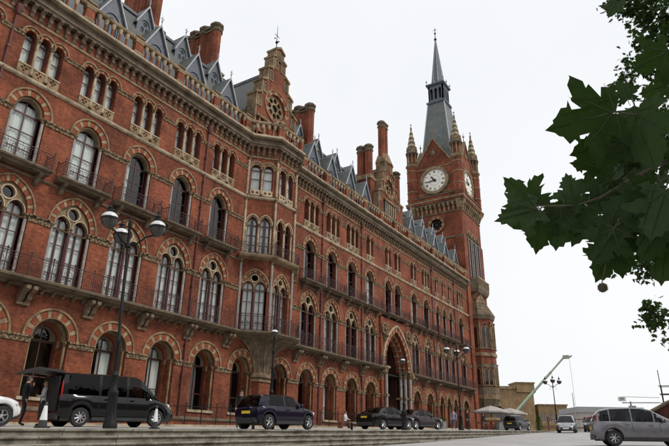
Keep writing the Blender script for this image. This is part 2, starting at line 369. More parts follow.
F2 = dict(zb=13.75, zs=16.9, w=.86, h=.95, t=.38, hood=.1, nb=13)
TOPW = 23.4
def hole(S, sc, ext=.13, cx=0):
    w = S['w'] * sc; return [(cx - w - ext, S['zb'])] + [(cx - w - ext, S['zs'])] + arch_line(w, S['h'], S['zs'], 0, 16, cx) + [(cx + w + ext, S['zs']), (cx + w + ext, S['zb'])]
def f3_lights(sc, kind):
    if kind == 3: return [(-.87 * sc, .33 * sc), (0, .33 * sc), (.87 * sc, .33 * sc)]
    return [(-.46 * sc, .33 * sc), (.46 * sc, .33 * sc)]
F3 = dict(zb=19.55, zs=21.45, h=.36)
wall = MB()
def wall_panel(mb, x0, x1, cx, sc, floors='G123', f3k=3, zb=-1.5):
    rows = {'G': (zb, 7.3), '1': (7.3, 13.3), '2': (13.3, 18.7), '3': (18.7, TOPW)}
    for fl in 'G123':
        z0, z1 = rows[fl]; hs = []
        if fl in floors:
            if fl == 'G': hs = [hole(G, sc, 0, cx)]
            if fl == '1': hs = [hole(F1, sc, .14, cx)]
            if fl == '2': hs = [hole(F2, sc, .15, cx)]
            if fl == '3': hs = [light(w_, F3['h'], F3['zs'], F3['zb'], 0, 10, cx + c_) for c_, w_ in f3_lights(sc, f3k)]
        mb.plate([(x0, z0), (x1, z0), (x1, z1), (x0, z1)], hs, 0, 1.0 if fl == 'G' else .62, 'brick', back=False, outer_side=False)
def f3kind(ax): return 2 if abs(ax - 52.75) < .1 or abs(ax - 64.2) < .1 else 3
for ax, x0, x1, sc in PANELS: wall_panel(wall, x0, x1, ax, sc, f3k=f3kind(ax))
for ax, x0, x1, sc in PANELS_C: wall_panel(wall, x0, x1, ax, sc, f3k=3 if sc > .9 and abs(ax - 64.2) > .1 else 2)
for x0, x1 in ((69.9, 70.6), (77.9, 78.6), (82.7, XEND + .2), (30.82, 31.75), (38.05, 39.1)):
    for z0, z1 in (((-1.5), TOPW),):
        if x0 in (30.82, 38.05): z0 = 7.3
        wall.box(x0, x1, 0, .5, z0, z1, 'brick')
# bay pavilion ground floor: two arches either side of the central pier
for cx, x0, x1 in ((32.75, 30.82, 34.95), (37.4, 34.95, 39.1)):
    wall.plate([(x0, -1.5), (x1, -1.5), (x1, 7.3), (x0, 7.3)], [hole(G, 1, 0, cx)], 0, 1.0, 'brick', back=False, outer_side=False)
# portal zone
PW, PH, PZS = 2.85, 4.3, 7.7
big = [(PORT - PW, -1.5)] + arch_line(PW, PH, PZS, 0, 24, PORT) + [(PORT + PW, -1.5)]
wall.plate([(54.7, -1.5), (PORT - PW, -1.5)] + big[1:-1] + [(PORT + PW, -1.5), (62.2, -1.5), (62.2, 13.3), (54.7, 13.3)], [], -.25, .5, 'brick', back=False, outer_side=True)
wall.plate([(54.7, 13.3), (62.2, 13.3), (62.2, 18.7), (54.7, 18.7)], [hole(F2, .92, .12, PORT - 1.2), hole(F2, .92, .12, PORT + 1.2)], 0, .5, 'brick', back=False, outer_side=False)
wall.plate([(54.7, 18.7), (62.2, 18.7), (62.2, TOPW), (54.7, TOPW)], [light(w_, F3['h'], F3['zs'], F3['zb'], 0, 10, PORT + c0 + c_) for c0 in (-1.25, 1.25) for c_, w_ in f3_lights(.95, 2)], 0, .5, 'brick', back=False, outer_side=False)
wall.box(54.7, 62.2, -.25, .0, 13.2, 13.3, 'stone')
obj('wall', wall, hotel)
# plinth with stone capping, following the slope of the pavement
mb = MB()
for x0, x1 in ((-3, PORT - PW - .35), (PORT + PW + .35, XEND)):
    mb.sweep([(x0, 0), (x1, 0)], [(0, -1.4), (.16, -1.4), (.16, 1.28), (0, 1.28)], 'brick')
    mb.sweep([(x0, 0), (x1, 0)], [(0, 1.28), (.2, 1.28), (.2, 1.36), (.12, 1.46), (0, 1.5)], 'stone_dark')
obj('plinth', mb, hotel)
# rooms behind the windows
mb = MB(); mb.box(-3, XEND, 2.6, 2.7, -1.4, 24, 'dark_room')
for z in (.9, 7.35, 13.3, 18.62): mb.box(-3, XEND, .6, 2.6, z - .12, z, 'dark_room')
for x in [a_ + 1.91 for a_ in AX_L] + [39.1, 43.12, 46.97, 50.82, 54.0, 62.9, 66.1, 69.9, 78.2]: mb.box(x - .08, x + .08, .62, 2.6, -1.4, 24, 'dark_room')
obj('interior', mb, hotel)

# ---- windows (all meshes shared between look-alikes)
def sash(zb, zs, w, h, cols, rows, y=.4):
    f = MB(); f.plate(light(w, h, zs, zb, 0, 14), [light(w, h, zs, zb, -.065, 14)], y, y + .09, 'frame')
    for c in range(1, cols): x = -w + 2 * w * c / cols; f.box(x - .032, x + .032, y + .01, y + .08, zb, zs + h * (.93 if abs(x) < .1 else .55), 'frame')
    for z, th in rows: f.box(-w, w, y + .015, y + .075, z - th, z + th, 'frame')
    return f
def drape(w, zb, zt, kind, y=.72):
    c = MB(); spans = {0: [(-w, -w * .35), (w * .35, w)], 1: [(-w, w)], 2: [(-w, -w * .1), (w * .1, w)], 3: [(-w * .95, -w * .45)], 4: [(-w * .15, w * .95)]}[kind]
    for a_, b_ in spans:
        n = max(6, int((b_ - a_) / .045)); vs = []
        for i in range(n + 1):
            x = a_ + (b_ - a_) * i / n; dy = .035 * sin(i * 1.35 + a_ * 7) + .02 * sin(i * .5)
            vs += [(x, y + dy, zb), (x, y + dy * .6, zt)]
        c.add(vs, [(2 * i, 2 * i + 2, 2 * i + 3, 2 * i + 1) for i in range(n)], 'curtain')
    return c
def add_window(M, key, lights, zb, zs, h, cols, rows, drapes, y=.4, paneM='pane', parent=None):
    # one window part with its panes and curtains
    fm = cached(('sash', key), lambda: merge([shift(sash(zb, zs, w_, h, cols, rows, y), c_) for c_, w_ in lights]), 'window')
    wo_ = obj('window', fm, parent or hotel, M)
    for c_, w_ in lights:
        pm = cached(('pane', key, c_), lambda: MB().plate(light(w_, h, zs, zb, -.03, 12, c_), [], y + .04, y + .05, paneM, back=False, outer_side=False), 'pane')
        obj('pane', pm, wo_, M)
        if drapes is not None and drapes >= 0:
            cm = cached(('drape', key, c_, drapes), lambda: shift(drape(w_, zb, zs + h * .7, drapes, y + .16), c_), 'curtain', 80)
            obj('curtain', cm, wo_, M)
    return wo_
def shift(mb, dx=0, dy=0, dz=0):
    mb.v = [(x + dx, y + dy, z + dz) for x, y, z in mb.v]; return mb
def merge(l):
    r = MB()
    for b_ in l:
        for i, f in enumerate(b_.f): pass
        k = len(r.v); r.v += b_.v
        idx = [r.mi(m_) for m_ in b_.mats]
        r.f += [[q + k for q in f] for f in b_.f]; r.m += [idx[i] for i in b_.m]
    return r
def arch_part(S, sc, y0=-.03, pal=('red_block', 'cream'), hoodmat='stone'):
    mb = MB(); w = S['w'] * sc; voussoirs(mb, w, S['h'], S['zs'], 0, S['t'], y0, .06, S['nb'], pal)
    ring(mb, w, S['h'], S['zs'], S['t'], S['t'] + S['hood'], -.1, 0, hoodmat, 20)
    for s_ in (-1, 1):      # hood stops
        x = s_ * (w + S['t'] + S['hood'] / 2); mb.box(x - .09, x + .09, -.14, 0, S['zs'] - .1, S['zs'] + .06, hoodmat)
    return mb
def column(mb, x, y, z0, z1, r, mat='granite', n=8, cap=.3, capmat='carved'):
    mb.lathe([(r * 1.7, 0), (r * 1.7, .06), (r * 1.2, .12), (r, .16)], n, x, y, capmat, z0)
    mb.lathe([(r, .16), (r, z1 - z0 - cap)], n, x, y, mat, z0)
    mb.lathe([(r * 1.15, z1 - z0 - cap), (r * 1.1, z1 - z0 - cap + .05), (r * 1.75, z1 - z0 - .1), (r * 1.9, z1 - z0 - .08), (r * 1.9, z1 - z0)], n, x, y, capmat, z0)
def ground_window(M, sc, dr, parent=None):
    S = G; w = S['w'] * sc; k = ('G', sc)
    obj('arch', cached(('archG', sc), lambda: arch_part(S, sc), 'arch'), hotel, M)
    def inner():
        mb = MB(); zs = S['zs']; zb = S['zb']
        ring(mb, w, S['h'], zs, -.15, 0, .28, .62, 'stone', 18); ring(mb, w, S['h'], zs, -.30, -.15, .6, .95, 'red_block', 18)
        ring(mb, w, S['h'], zs, -.05, .0, -.06, .1, 'stone', 18)
        for s_ in (-1, 1):
            a_, b_ = sorted((s_ * (w - .15), s_ * w)); mb.box(a_, b_, .28, .62, zb, zs, 'brick')
            a_, b_ = sorted((s_ * (w - .30), s_ * w)); mb.box(a_, b_, .62, .95, zb, zs, 'brick'); mb.box(a_, b_, .6, .93, zs - .33, zs, 'stone')
            column(mb, s_ * (w - .09), .2, zb, zs, .075, 'stone')
        mb.box(-w - .1, w + .1, -.1, .9, zb - .16, zb, 'stone_pale')
        # cusped head of the inner light
        wi = w - .3; mb.plate(light(wi, S['h'] - .3, zs, zs - .02, 0, 16), [light(wi * .55, wi * .5, zs + .22, zs - .0, 0, 10)], .8, .87, 'stone_dark')
        return mb
    obj('inner_arch', cached(('inG', sc), inner, 'inner_arch'), hotel, M)
    z = S['zs']
    add_window(M, k, [(0, w - .28)], S['zb'], z, S['h'] - .28, 2, [(z - .05, .06), (S['zb'] + 1.1, .03)], dr, .88, 'pane')
def first_window(M, sc, dr):
    S = F1; w = S['w'] * sc
    obj('arch', cached(('archF1', sc), lambda: arch_part(S, sc), 'arch'), hotel, M)
    lw = w * .43; lc = w * .50
    def tracery():
        mb = MB(); zs = S['zs']
        outer = light(w + .02, S['h'] + .01, zs, zs - .25, 0, 18)
        holes_ = [light(lw, lw * 1.25, zs + .0, zs - .23, 0, 10, s_ * lc) for s_ in (-1, 1)] + [circle(0, zs + S['h'] * .60, w * .31, 16)]
        mb.plate(outer, holes_, .12, .3, 'stone')
        for cx_, cz_, rr in ((0, zs + S['h'] * .60, w * .31),):
            mb.plate(circle(cx_, cz_, rr + .075, 18), [circle(cx_, cz_, rr, 18)], .06, .12, 'stone_pale', back=False)
        for s_ in (-1, 1):
            for u0 in [i / 10 for i in range(10)]:
                a_, b_ = arch_pt(lw, lw * 1.25, zs, .0, u0), arch_pt(lw, lw * 1.25, zs, 0, u0 + .1); c_, d_ = arch_pt(lw, lw * 1.25, zs, .06, u0), arch_pt(lw, lw * 1.25, zs, .06, u0 + .1)
                mb.plate([(a_[0] + s_ * lc, a_[1]), (b_[0] + s_ * lc, b_[1]), (d_[0] + s_ * lc, d_[1]), (c_[0] + s_ * lc, c_[1])], [], .07, .12, 'stone_pale', back=False)
        return mb
    obj('tracery', cached(('trac', sc), tracery, 'tracery'), hotel, M)
    for x_, y_, r_, mt in ((-(w + .03), .09, .085, 'granite'), (w + .03, .09, .085, 'granite'), (0, .2, .085, 'pipe')):
        def col():
            mb = MB(); column(mb, 0, 0, S['zb'], S['zs'], .085, mt); return mb
        obj('colonnette', cached(('colF1', mt), col, 'colonnette', 40), hotel, M @ T((x_, y_, 0)))
    z = S['zs']; lw2 = lw + .01
    add_window(M, ('F1', sc), [(-lc, lw2), (lc, lw2)], S['zb'] + .25, z, lw * 1.25, 2 if sc > .9 else 1, [(z - .12, .05), (z - 1.05, .022), (z - 1.95, .022), (z - 2.7, .022)], dr, .36)
    mb_k = ('ocF1', sc)
    def oc():
        mb = MB(); mb.plate(circle(0, S['zs'] + S['h'] * .6, w * .34, 14), [], .27, .28, 'pane', back=False, outer_side=False); return mb
    obj('oculus_pane', cached(mb_k, oc, 'oculus_pane'), hotel, M)
    obj('sill', cached(('sill1', sc), lambda: MB().box(-w - .12, w + .12, .02, .45, S['zb'] - .05, S['zb'] + .25, 'stone'), 'sill'), hotel, M)
def railing(pts, z0, z1, step=.13, panels=True):
    mb = MB()
    for a_, b_ in zip(pts[:-1], pts[1:]):
        a_, b_ = Vector((*a_, 0)), Vector((*b_, 0)); L_ = (b_ - a_).length
        for z, r in ((z1, .026), (z0 + .1, .016), (z1 - .16, .013)): mb.tube((a_.x, a_.y, z), (b_.x, b_.y, z), r, 'iron', 5)
        n = max(1, round(L_ / step))
        for i in range(1, n):
            p = a_.lerp(b_, i / n); mb.tube((p.x, p.y, z0 + .1), (p.x, p.y, z1 - (.16 if i % 2 else 0)), .0095, 'iron', 4)
        if panels and L_ > .5:
            for i in range(max(1, round(L_ / .6))):      # scroll panels
                c = a_.lerp(b_, (i + .5) / max(1, round(L_ / .6))); d_ = (b_ - a_).normalized()
                for q in range(8):
                    a1, a2 = 2 * pi * q / 8, 2 * pi * (q + 1) / 8; zc = (z0 + z1) / 2; rr = (z1 - z0) * .24
                    mb.tube((c.x + d_.x * rr * cos(a1), c.y + d_.y * rr * cos(a1), zc + rr * sin(a1)), (c.x + d_.x * rr * cos(a2), c.y + d_.y * rr * cos(a2), zc + rr * sin(a2)), .012, 'iron', 4)
    for i, p in enumerate(pts):
        mb.tube((*p, z0), (*p, z1 + .12), .03, 'iron', 5); mb.ball((*p, z1 + .16), .055, 'iron', 6, 4)
    return mb
def console(mb, x, z1, depth, height, w=.2, mat='stone_dark'):
    # scrolled bracket in the y/z plane
    prof = [(0, z1), (-depth, z1), (-depth, z1 - height * .22), (-depth * .82, z1 - height * .34), (-depth * .6, z1 - height * .42), (-depth * .45, z1 - height * .6), (-depth * .38, z1 - height * .8), (-depth * .12, z1 - height), (0, z1 - height)]
    n = len(prof); vs = [(x - w / 2, y, z) for y, z in prof] + [(x + w / 2, y, z) for y, z in prof]
    mb.add(vs, [(i, (i + 1) % n, n + (i + 1) % n, n + i) for i in range(n)] + [tuple(range(n)), tuple(range(n, 2 * n))[::-1]], mat)
def balcony2(M, hw, n_cons=2):
    def slab():
        mb = MB()
        prof = [(0, 13.48), (.55, 13.48), (.6, 13.56), (.78, 13.6), (.82, 13.66), (.82, 13.74), (0, 13.74)]
        mb.sweep([(-hw, 0), (hw, 0)], prof, 'stone_dark')
        for i in range(n_cons): console(mb, -hw * .72 + 2 * hw * .72 * i / (n_cons - 1), 13.49, .55, .62, .22)
        return mb
    s_ = obj('balcony', cached(('bal', hw), slab, 'balcony'), hotel, M)
    obj('railing', cached(('rail2', hw), lambda: railing([(-hw + .06, -.02), (-hw + .06, -.75), (hw - .06, -.75), (hw - .06, -.02)], 13.74, 14.62), 'railing'), s_, M)
def second_window(M, sc, dr, bal=True):
    S = F2; w = S['w'] * sc
    obj('arch', cached(('archF2', sc), lambda: arch_part(S, sc), 'arch'), hotel, M)
    def inner():
        mb = MB(); ring(mb, w - .12, S['h'] - .12, S['zs'], 0, .115, .12, .42, 'stone', 16)
        ring(mb, w - .2, S['h'] - .22, S['zs'], 0, .1, .26, .42, 'stone_dark', 16)
        return mb
    obj('inner_arch', cached(('in2', sc), inner, 'inner_arch'), hotel, M)
    for s_ in (-1, 1):
        def col():
            mb = MB(); column(mb, 0, 0, S['zb'], S['zs'], .085, 'granite'); return mb
        obj('colonnette', cached('colF2', col, 'colonnette', 40), hotel, M @ T((s_ * (w + .03), .09, 0)))
    z = S['zs']
    add_window(M, ('F2', sc), [(0, w - .06)], S['zb'] + .05, z, S['h'] - .14, 2, [(z - .02, .05), (z - 1.1, .025), (z - 2.1, .025)], dr, .42)
    if bal: balcony2(M, 1.62 if sc > .9 else 1.12)
def third_window(M, sc, kind, dr):
    L3 = f3_lights(sc, kind); S = F3
    for c_, w_ in L3:
        def head():
            mb = MB(); voussoirs(mb, w_, S['h'], S['zs'], 0, .19, -.03, .06, 7, ('red_block', 'cream')); ring(mb, w_, S['h'], S['zs'], .19, .27, -.1, 0, 'stone', 12)
            return mb
        obj('arch', cached(('arch3', w_), head, 'arch'), hotel, M @ T((c_, 0, 0)))
    def panel():
        mb = MB()
        for c_, w_ in L3:       # carved quatrefoil sill panels
            mb.plate([(c_ - w_ - .04, 18.98), (c_ + w_ + .04, 18.98), (c_ + w_ + .04, 19.56), (c_ - w_ - .04, 19.56)],
                     [circle(c_ - .11 * sc, 19.27, .085, 8), circle(c_ + .11 * sc, 19.27, .085, 8), circle(c_, 19.41, .065, 8), circle(c_, 19.13, .065, 8)], -.05, .1, 'stone')
            mb.box(c_ - w_ - .05, c_ + w_ + .05, -.04, .3, 18.86, 18.98, 'stone'); mb.box(c_ - w_ - .04, c_ + w_ + .04, .04, .4, 18.98, 19.54, 'stone_dark')
            mb.box(c_ - w_ - .06, c_ + w_ + .06, -.09, .4, 19.5, 19.58, 'stone_pale')
        return mb
    obj('sill_panel', cached(('pan3', sc, kind), panel, 'sill_panel'), hotel, M)
    xs_ = sorted([c_ - w_ - .1 * sc for c_, w_ in L3][1:])
    for x_ in xs_:
        def col():
            mb = MB(); column(mb, 0, 0, 18.99, S['zs'] + .02, .085, 'stone_pale'); return mb
        obj('colonnette', cached('colF3', col, 'colonnette', 40), hotel, M @ T((x_, -.02, 0)))
    z = S['zs']
    add_window(M, ('F3', sc, kind), [(c_, w_ + .01) for c_, w_ in L3], S['zb'], z, S['h'], 1, [(z - .05, .04), (z - .75, .03)], dr, .36)

rw = random.Random(3)
for i, (ax, x0, x1, sc) in enumerate(PANELS + PANELS_C):
    M = T((ax, 0, 0)); near = ax < 31
    ground_window(M, sc, {21.27: 4, 25.09: 4, 28.91: 3}.get(ax, -1) if near else rw.choice([-1, -1, 4]))
    first_window(M, sc, rw.choice([2, 2, 1]) if near else rw.choice([0, 2, -1]))
    second_window(M, sc, {13.63: 1, 17.45: 1, 21.27: 3, 9.81: 1}.get(ax, rw.choice([-1, 0, -1])), sc > .9)
    third_window(M, sc, f3kind(ax) if sc > .9 else 2, {13.63: 1, 9.81: 1, 17.45: 1}.get(ax, rw.choice([2, 0, -1, 2])))
balcony2(T((74.2, 0, 0)), 3.75, 4)
for cx in (32.75, 37.4): ground_window(T((cx, 0, 0)), 1.0, 3 if cx < 35 else -1)
for dx in (-1.2, 1.2): second_window(T((PORT + dx, 0, 0)), .92, -1, False)
balcony2(T((PORT, 0, 0)), 2.9, 3)
for dx in (-1.25, 1.25): third_window(T((PORT + dx, 0, 0)), .95, 2, 0)

# ---- continuous courses, broken where an opening interrupts them
def course(z_prof, intervals, mat, name):
    for pth in intervals: mb = MB(); mb.sweep(pth, z_prof, mat); obj(name, mb, hotel)
ALL = sorted([(a_, s_) for a_, _, _, s_ in PANELS + PANELS_C])
def gaps(openings, x0=-2.5, x1=XEND):
    r, x = [], x0
    for a_, b_ in sorted(openings):
        if a_ > x: r.append([(x, 0), (a_, 0)])
        x = max(x, b_)
    if x1 > x: r.append([(x, 0), (x1, 0)])
    return r
og = [(a_ - 1.1 * s_ - .01, a_ + 1.1 * s_ + .01) for a_, s_ in ALL] + [(32.75 - 1.11, 32.75 + 1.11), (37.4 - 1.11, 37.4 + 1.11), (PORT - PW - .3, PORT + PW + .3)]
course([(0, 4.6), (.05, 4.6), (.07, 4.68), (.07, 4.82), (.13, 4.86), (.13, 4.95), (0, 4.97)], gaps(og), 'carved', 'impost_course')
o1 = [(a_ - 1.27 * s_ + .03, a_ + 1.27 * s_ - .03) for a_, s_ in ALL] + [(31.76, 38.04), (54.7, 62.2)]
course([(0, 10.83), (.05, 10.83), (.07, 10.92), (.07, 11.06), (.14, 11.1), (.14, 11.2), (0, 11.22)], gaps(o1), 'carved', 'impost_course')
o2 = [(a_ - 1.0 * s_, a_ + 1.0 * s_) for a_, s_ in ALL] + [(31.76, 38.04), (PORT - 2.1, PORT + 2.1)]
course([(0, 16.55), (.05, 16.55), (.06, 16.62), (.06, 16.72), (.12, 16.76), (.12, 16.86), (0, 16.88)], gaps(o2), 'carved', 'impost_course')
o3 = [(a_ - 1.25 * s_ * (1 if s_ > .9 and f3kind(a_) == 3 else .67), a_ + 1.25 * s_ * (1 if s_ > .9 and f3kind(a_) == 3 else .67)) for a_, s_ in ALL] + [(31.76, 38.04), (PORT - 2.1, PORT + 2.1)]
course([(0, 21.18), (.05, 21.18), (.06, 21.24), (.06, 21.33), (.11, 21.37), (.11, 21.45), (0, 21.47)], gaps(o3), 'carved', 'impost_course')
FULL = [(-2.5, 0)] + BAYPATH + [(XEND, 0)]
mb = MB(); mb.sweep(FULL, [(0, 18.62), (.06, 18.62), (.14, 18.7), (.16, 18.78), (.16, 18.84), (.02, 18.9), (0, 18.9)], 'stone_pale'); obj('sill_course', mb, hotel)
mb = MB()
for k, pth in enumerate(([(-2.5, 0), (31.75, 0)], [(38.05, 0), (54.7, 0)], [(62.2, 0), (XEND, 0)])):
    mb.sweep(pth, [(0, 13.2), (.05, 13.2), (.09, 13.26), (.09, 13.34), (0, 13.38)], 'stone_dark')
obj('floor_course', mb, hotel)

# ---- first-floor balcony: slab, brackets, railing
def fslab(pth):
    mb = MB(); mb.sweep(pth, [(0, 7.3), (.2, 7.32), (.3, 7.42), (.62, 7.46), (.7, 7.54), (.84, 7.57), (.86, 7.64), (.86, 7.72), (0, 7.72)], 'stone_dark'); return mb
runs = [[(-2.5, 0)] + BAYPATH + [(39.3, 0), (54.9, 0)], [(62.0, 0), (XEND - .6, 0)]]
for pth in runs:
    s_ = obj('balcony', fslab(pth), hotel)
    mb = MB(); off = []
    # railing line 0.78 m out from the wall
    for i, p in enumerate(pth):
        P = [Vector(q) for q in pth]
        d0 = (P[i] - P[i - 1]).normalized() if i else (P[1] - P[0]).normalized(); d1 = (P[i + 1] - P[i]).normalized() if i < len(P) - 1 else d0
        n0, n1 = Vector((d0.y, -d0.x)), Vector((d1.y, -d1.x)); b_ = (n0 + n1).normalized(); b_ = b_ / max(.3, b_.dot(n0)); off.append(P[i] + b_ * .78)
    fine = []
    for a_, b_ in zip(off[:-1], off[1:]):
        n = max(1, round((b_ - a_).length / 1.27)); fine += [tuple(a_.lerp(b_, j / n)) for j in range(n)]
    fine.append(tuple(off[-1]))
    obj('railing', railing(fine, 7.72, 8.78, .14), s_)
def dbl():
    mb = MB()
    for dx in (-.19, .19): console(mb, dx, 7.32, .72, .82, .24, 'corbel_stone')
    mb.box(-.34, .34, -.12, .0, 6.38, 6.52, 'corbel_stone'); return mb
cx_list = [a_ + 1.91 for a_ in AX_L] + [39.4, 43.12, 46.97, 50.82, 54.55, 62.6, 66.1, 69.9, 78.2, 82.6]
for x in cx_list: obj('console', cached('dblcons', dbl, 'console'), hotel, T((x, 0, 0)))
def dent():
    mb = MB(); console(mb, 0, 7.34, .34, .26, .16, 'stone_dark'); return mb
x = 0.3
while x < 83:
    if min(abs(x - c) for c in cx_list) > .4 and not (31 < x < 38.8) and not (54.7 < x < 62.3): obj('dentil', cached('dentil', dent, 'dentil'), hotel, T((x, 0, 0)))
    x += .62

# ---- cornice, corbels, balustrade
mb = MB()
mb.sweep(FULL, [(0, 22.38), (.05, 22.38), (.08, 22.44), (.08, 22.52), (0, 22.56)], 'stone')
mb.sweep(FULL, [(0, 23.36), (.40, 23.36), (.42, 23.48), (.50, 23.52), (.50, 23.66), (.40, 23.72), (.42, 23.92), (.62, 24.0), (.66, 24.12), (0, 24.12)], 'stone_dark')
obj('cornice', mb, hotel)
mb = MB(); mb.sweep(FULL, [(0, 24.12), (.70, 24.12), (.74, 24.2), (.70, 24.3), (.52, 24.46), (0, 24.46)], 'stone_pale'); obj('coping', mb, hotel)
mb = MB(); mb.sweep(FULL, [(.20, 25.46), (.52, 25.46), (.56, 25.54), (.56, 25.66), (.46, 25.76), (.26, 25.76), (.16, 25.66), (.16, 25.54)], 'stone'); obj('balustrade_rail', mb, hotel)
mb = MB(); mb.sweep([(-2.5, .5), (XEND, .5)], [(0, 23.3), (.5, 23.3), (.5, 24.4), (0, 24.4)], 'brick'); obj('parapet_core', mb, hotel)
def corb():
    mb = MB(); console(mb, 0, 23.38, .40, .40, .24, 'corbel_stone'); console(mb, 0, 23.0, .24, .42, .2, 'corbel_stone'); return mb
def balu():
    mb = MB(); mb.lathe([(.095, .0), (.095, .08), (.075, .1), (.075, .62)], 8, 0, 0, 'red_block', 24.46); mb.lathe([(.08, .62), (.15, .8), (.16, .9), (.16, 1.01)], 8, 0, 0, 'stone_pale', 24.46)
    return mb
def pier():
    mb = MB(); mb.box(-.3, .3, -.19, .19, 24.46, 25.48, 'brick_plain'); mb.box(-.34, .34, -.22, .22, 25.3, 25.5, 'stone'); mb.box(-.34, .34, -.22, .22, 24.46, 24.6, 'stone'); mb.box(-.36, .36, -.24, .24, 25.77, 25.84, 'stone'); return mb
def along(pth, step, phase=0):
    out = []
    for a_, b_ in zip(pth[:-1], pth[1:]):
        a_, b_ = Vector(a_), Vector(b_); d_ = b_ - a_; n = max(1, round(d_.length / step)); an = atan2(d_.y, d_.x)
        out += [(a_.lerp(b_, (j + .5) / n), an) for j in range(n)]
    return out
for p, an in along([(-2.5, 0), (31.75, 0)], .54) + along(BAYPATH, .52) + along([(38.05, 0), (XEND, 0)], .54):
    obj('corbel', cached('corbel', corb, 'corbel'), hotel, T((p.x, p.y, 0)) @ RZ(an))
piers_x = [a_ + 1.91 for a_ in AX_L] + [39.15, 43.12, 46.97, 50.82, 54.7, 58.4, 62.2, 66.1, 69.9, 74.2, 78.2, 82.6]
for p, an in along([(-2.5, 0), (31.2, 0)], .545) + along([(31.9, -.15), (33.4, -1.55)], .5) + along([(33.8, -1.65), (36.0, -1.65)], .5) + along([(36.4, -1.55), (37.9, -.15)], .5) + along([(38.6, 0), (XEND, 0)], .545):
    if abs(p.y) < .01 and min(abs(p.x - c) for c in piers_x) < .42: continue
    q = Vector((p.x, p.y)) + Vector((sin(an), -cos(an))) * .36
    obj('baluster', cached('baluster', balu, 'baluster', 40), hotel, T((q.x, q.y, 0)))
for x in piers_x: obj('balustrade_pier', cached('bpier', pier, 'balustrade_pier'), hotel, T((x, -.36, 0)))
for p_, an in (((33.48, -1.93), -.37), ((36.32, -1.93), .37)): obj('balustrade_pier', cached('bpier', pier, 'balustrade_pier'), hotel, T((*p_, 0)) @ RZ(an))

# ---- drainpipes with hopper heads
def pipe_():
    mb = MB(); mb.tube((0, -.1, .6), (0, -.1, 22.3), .065, 'pipe', 8)
    mb.lathe([(.09, 0), (.2, .35), (.22, .6), (.1, .62)], 8, 0, -.16, 'pipe', 22.2)
    for z in range(2, 22, 2): mb.box(-.1, .1, -.18, .0, z, z + .08, 'pipe')
    return mb
for x in (11.72, 26.98, 43.12, 50.82, 69.95, 78.15): obj('drainpipe', cached('pipe', pipe_, 'drainpipe', 40), hotel, T((x - .05, 0, 0)))
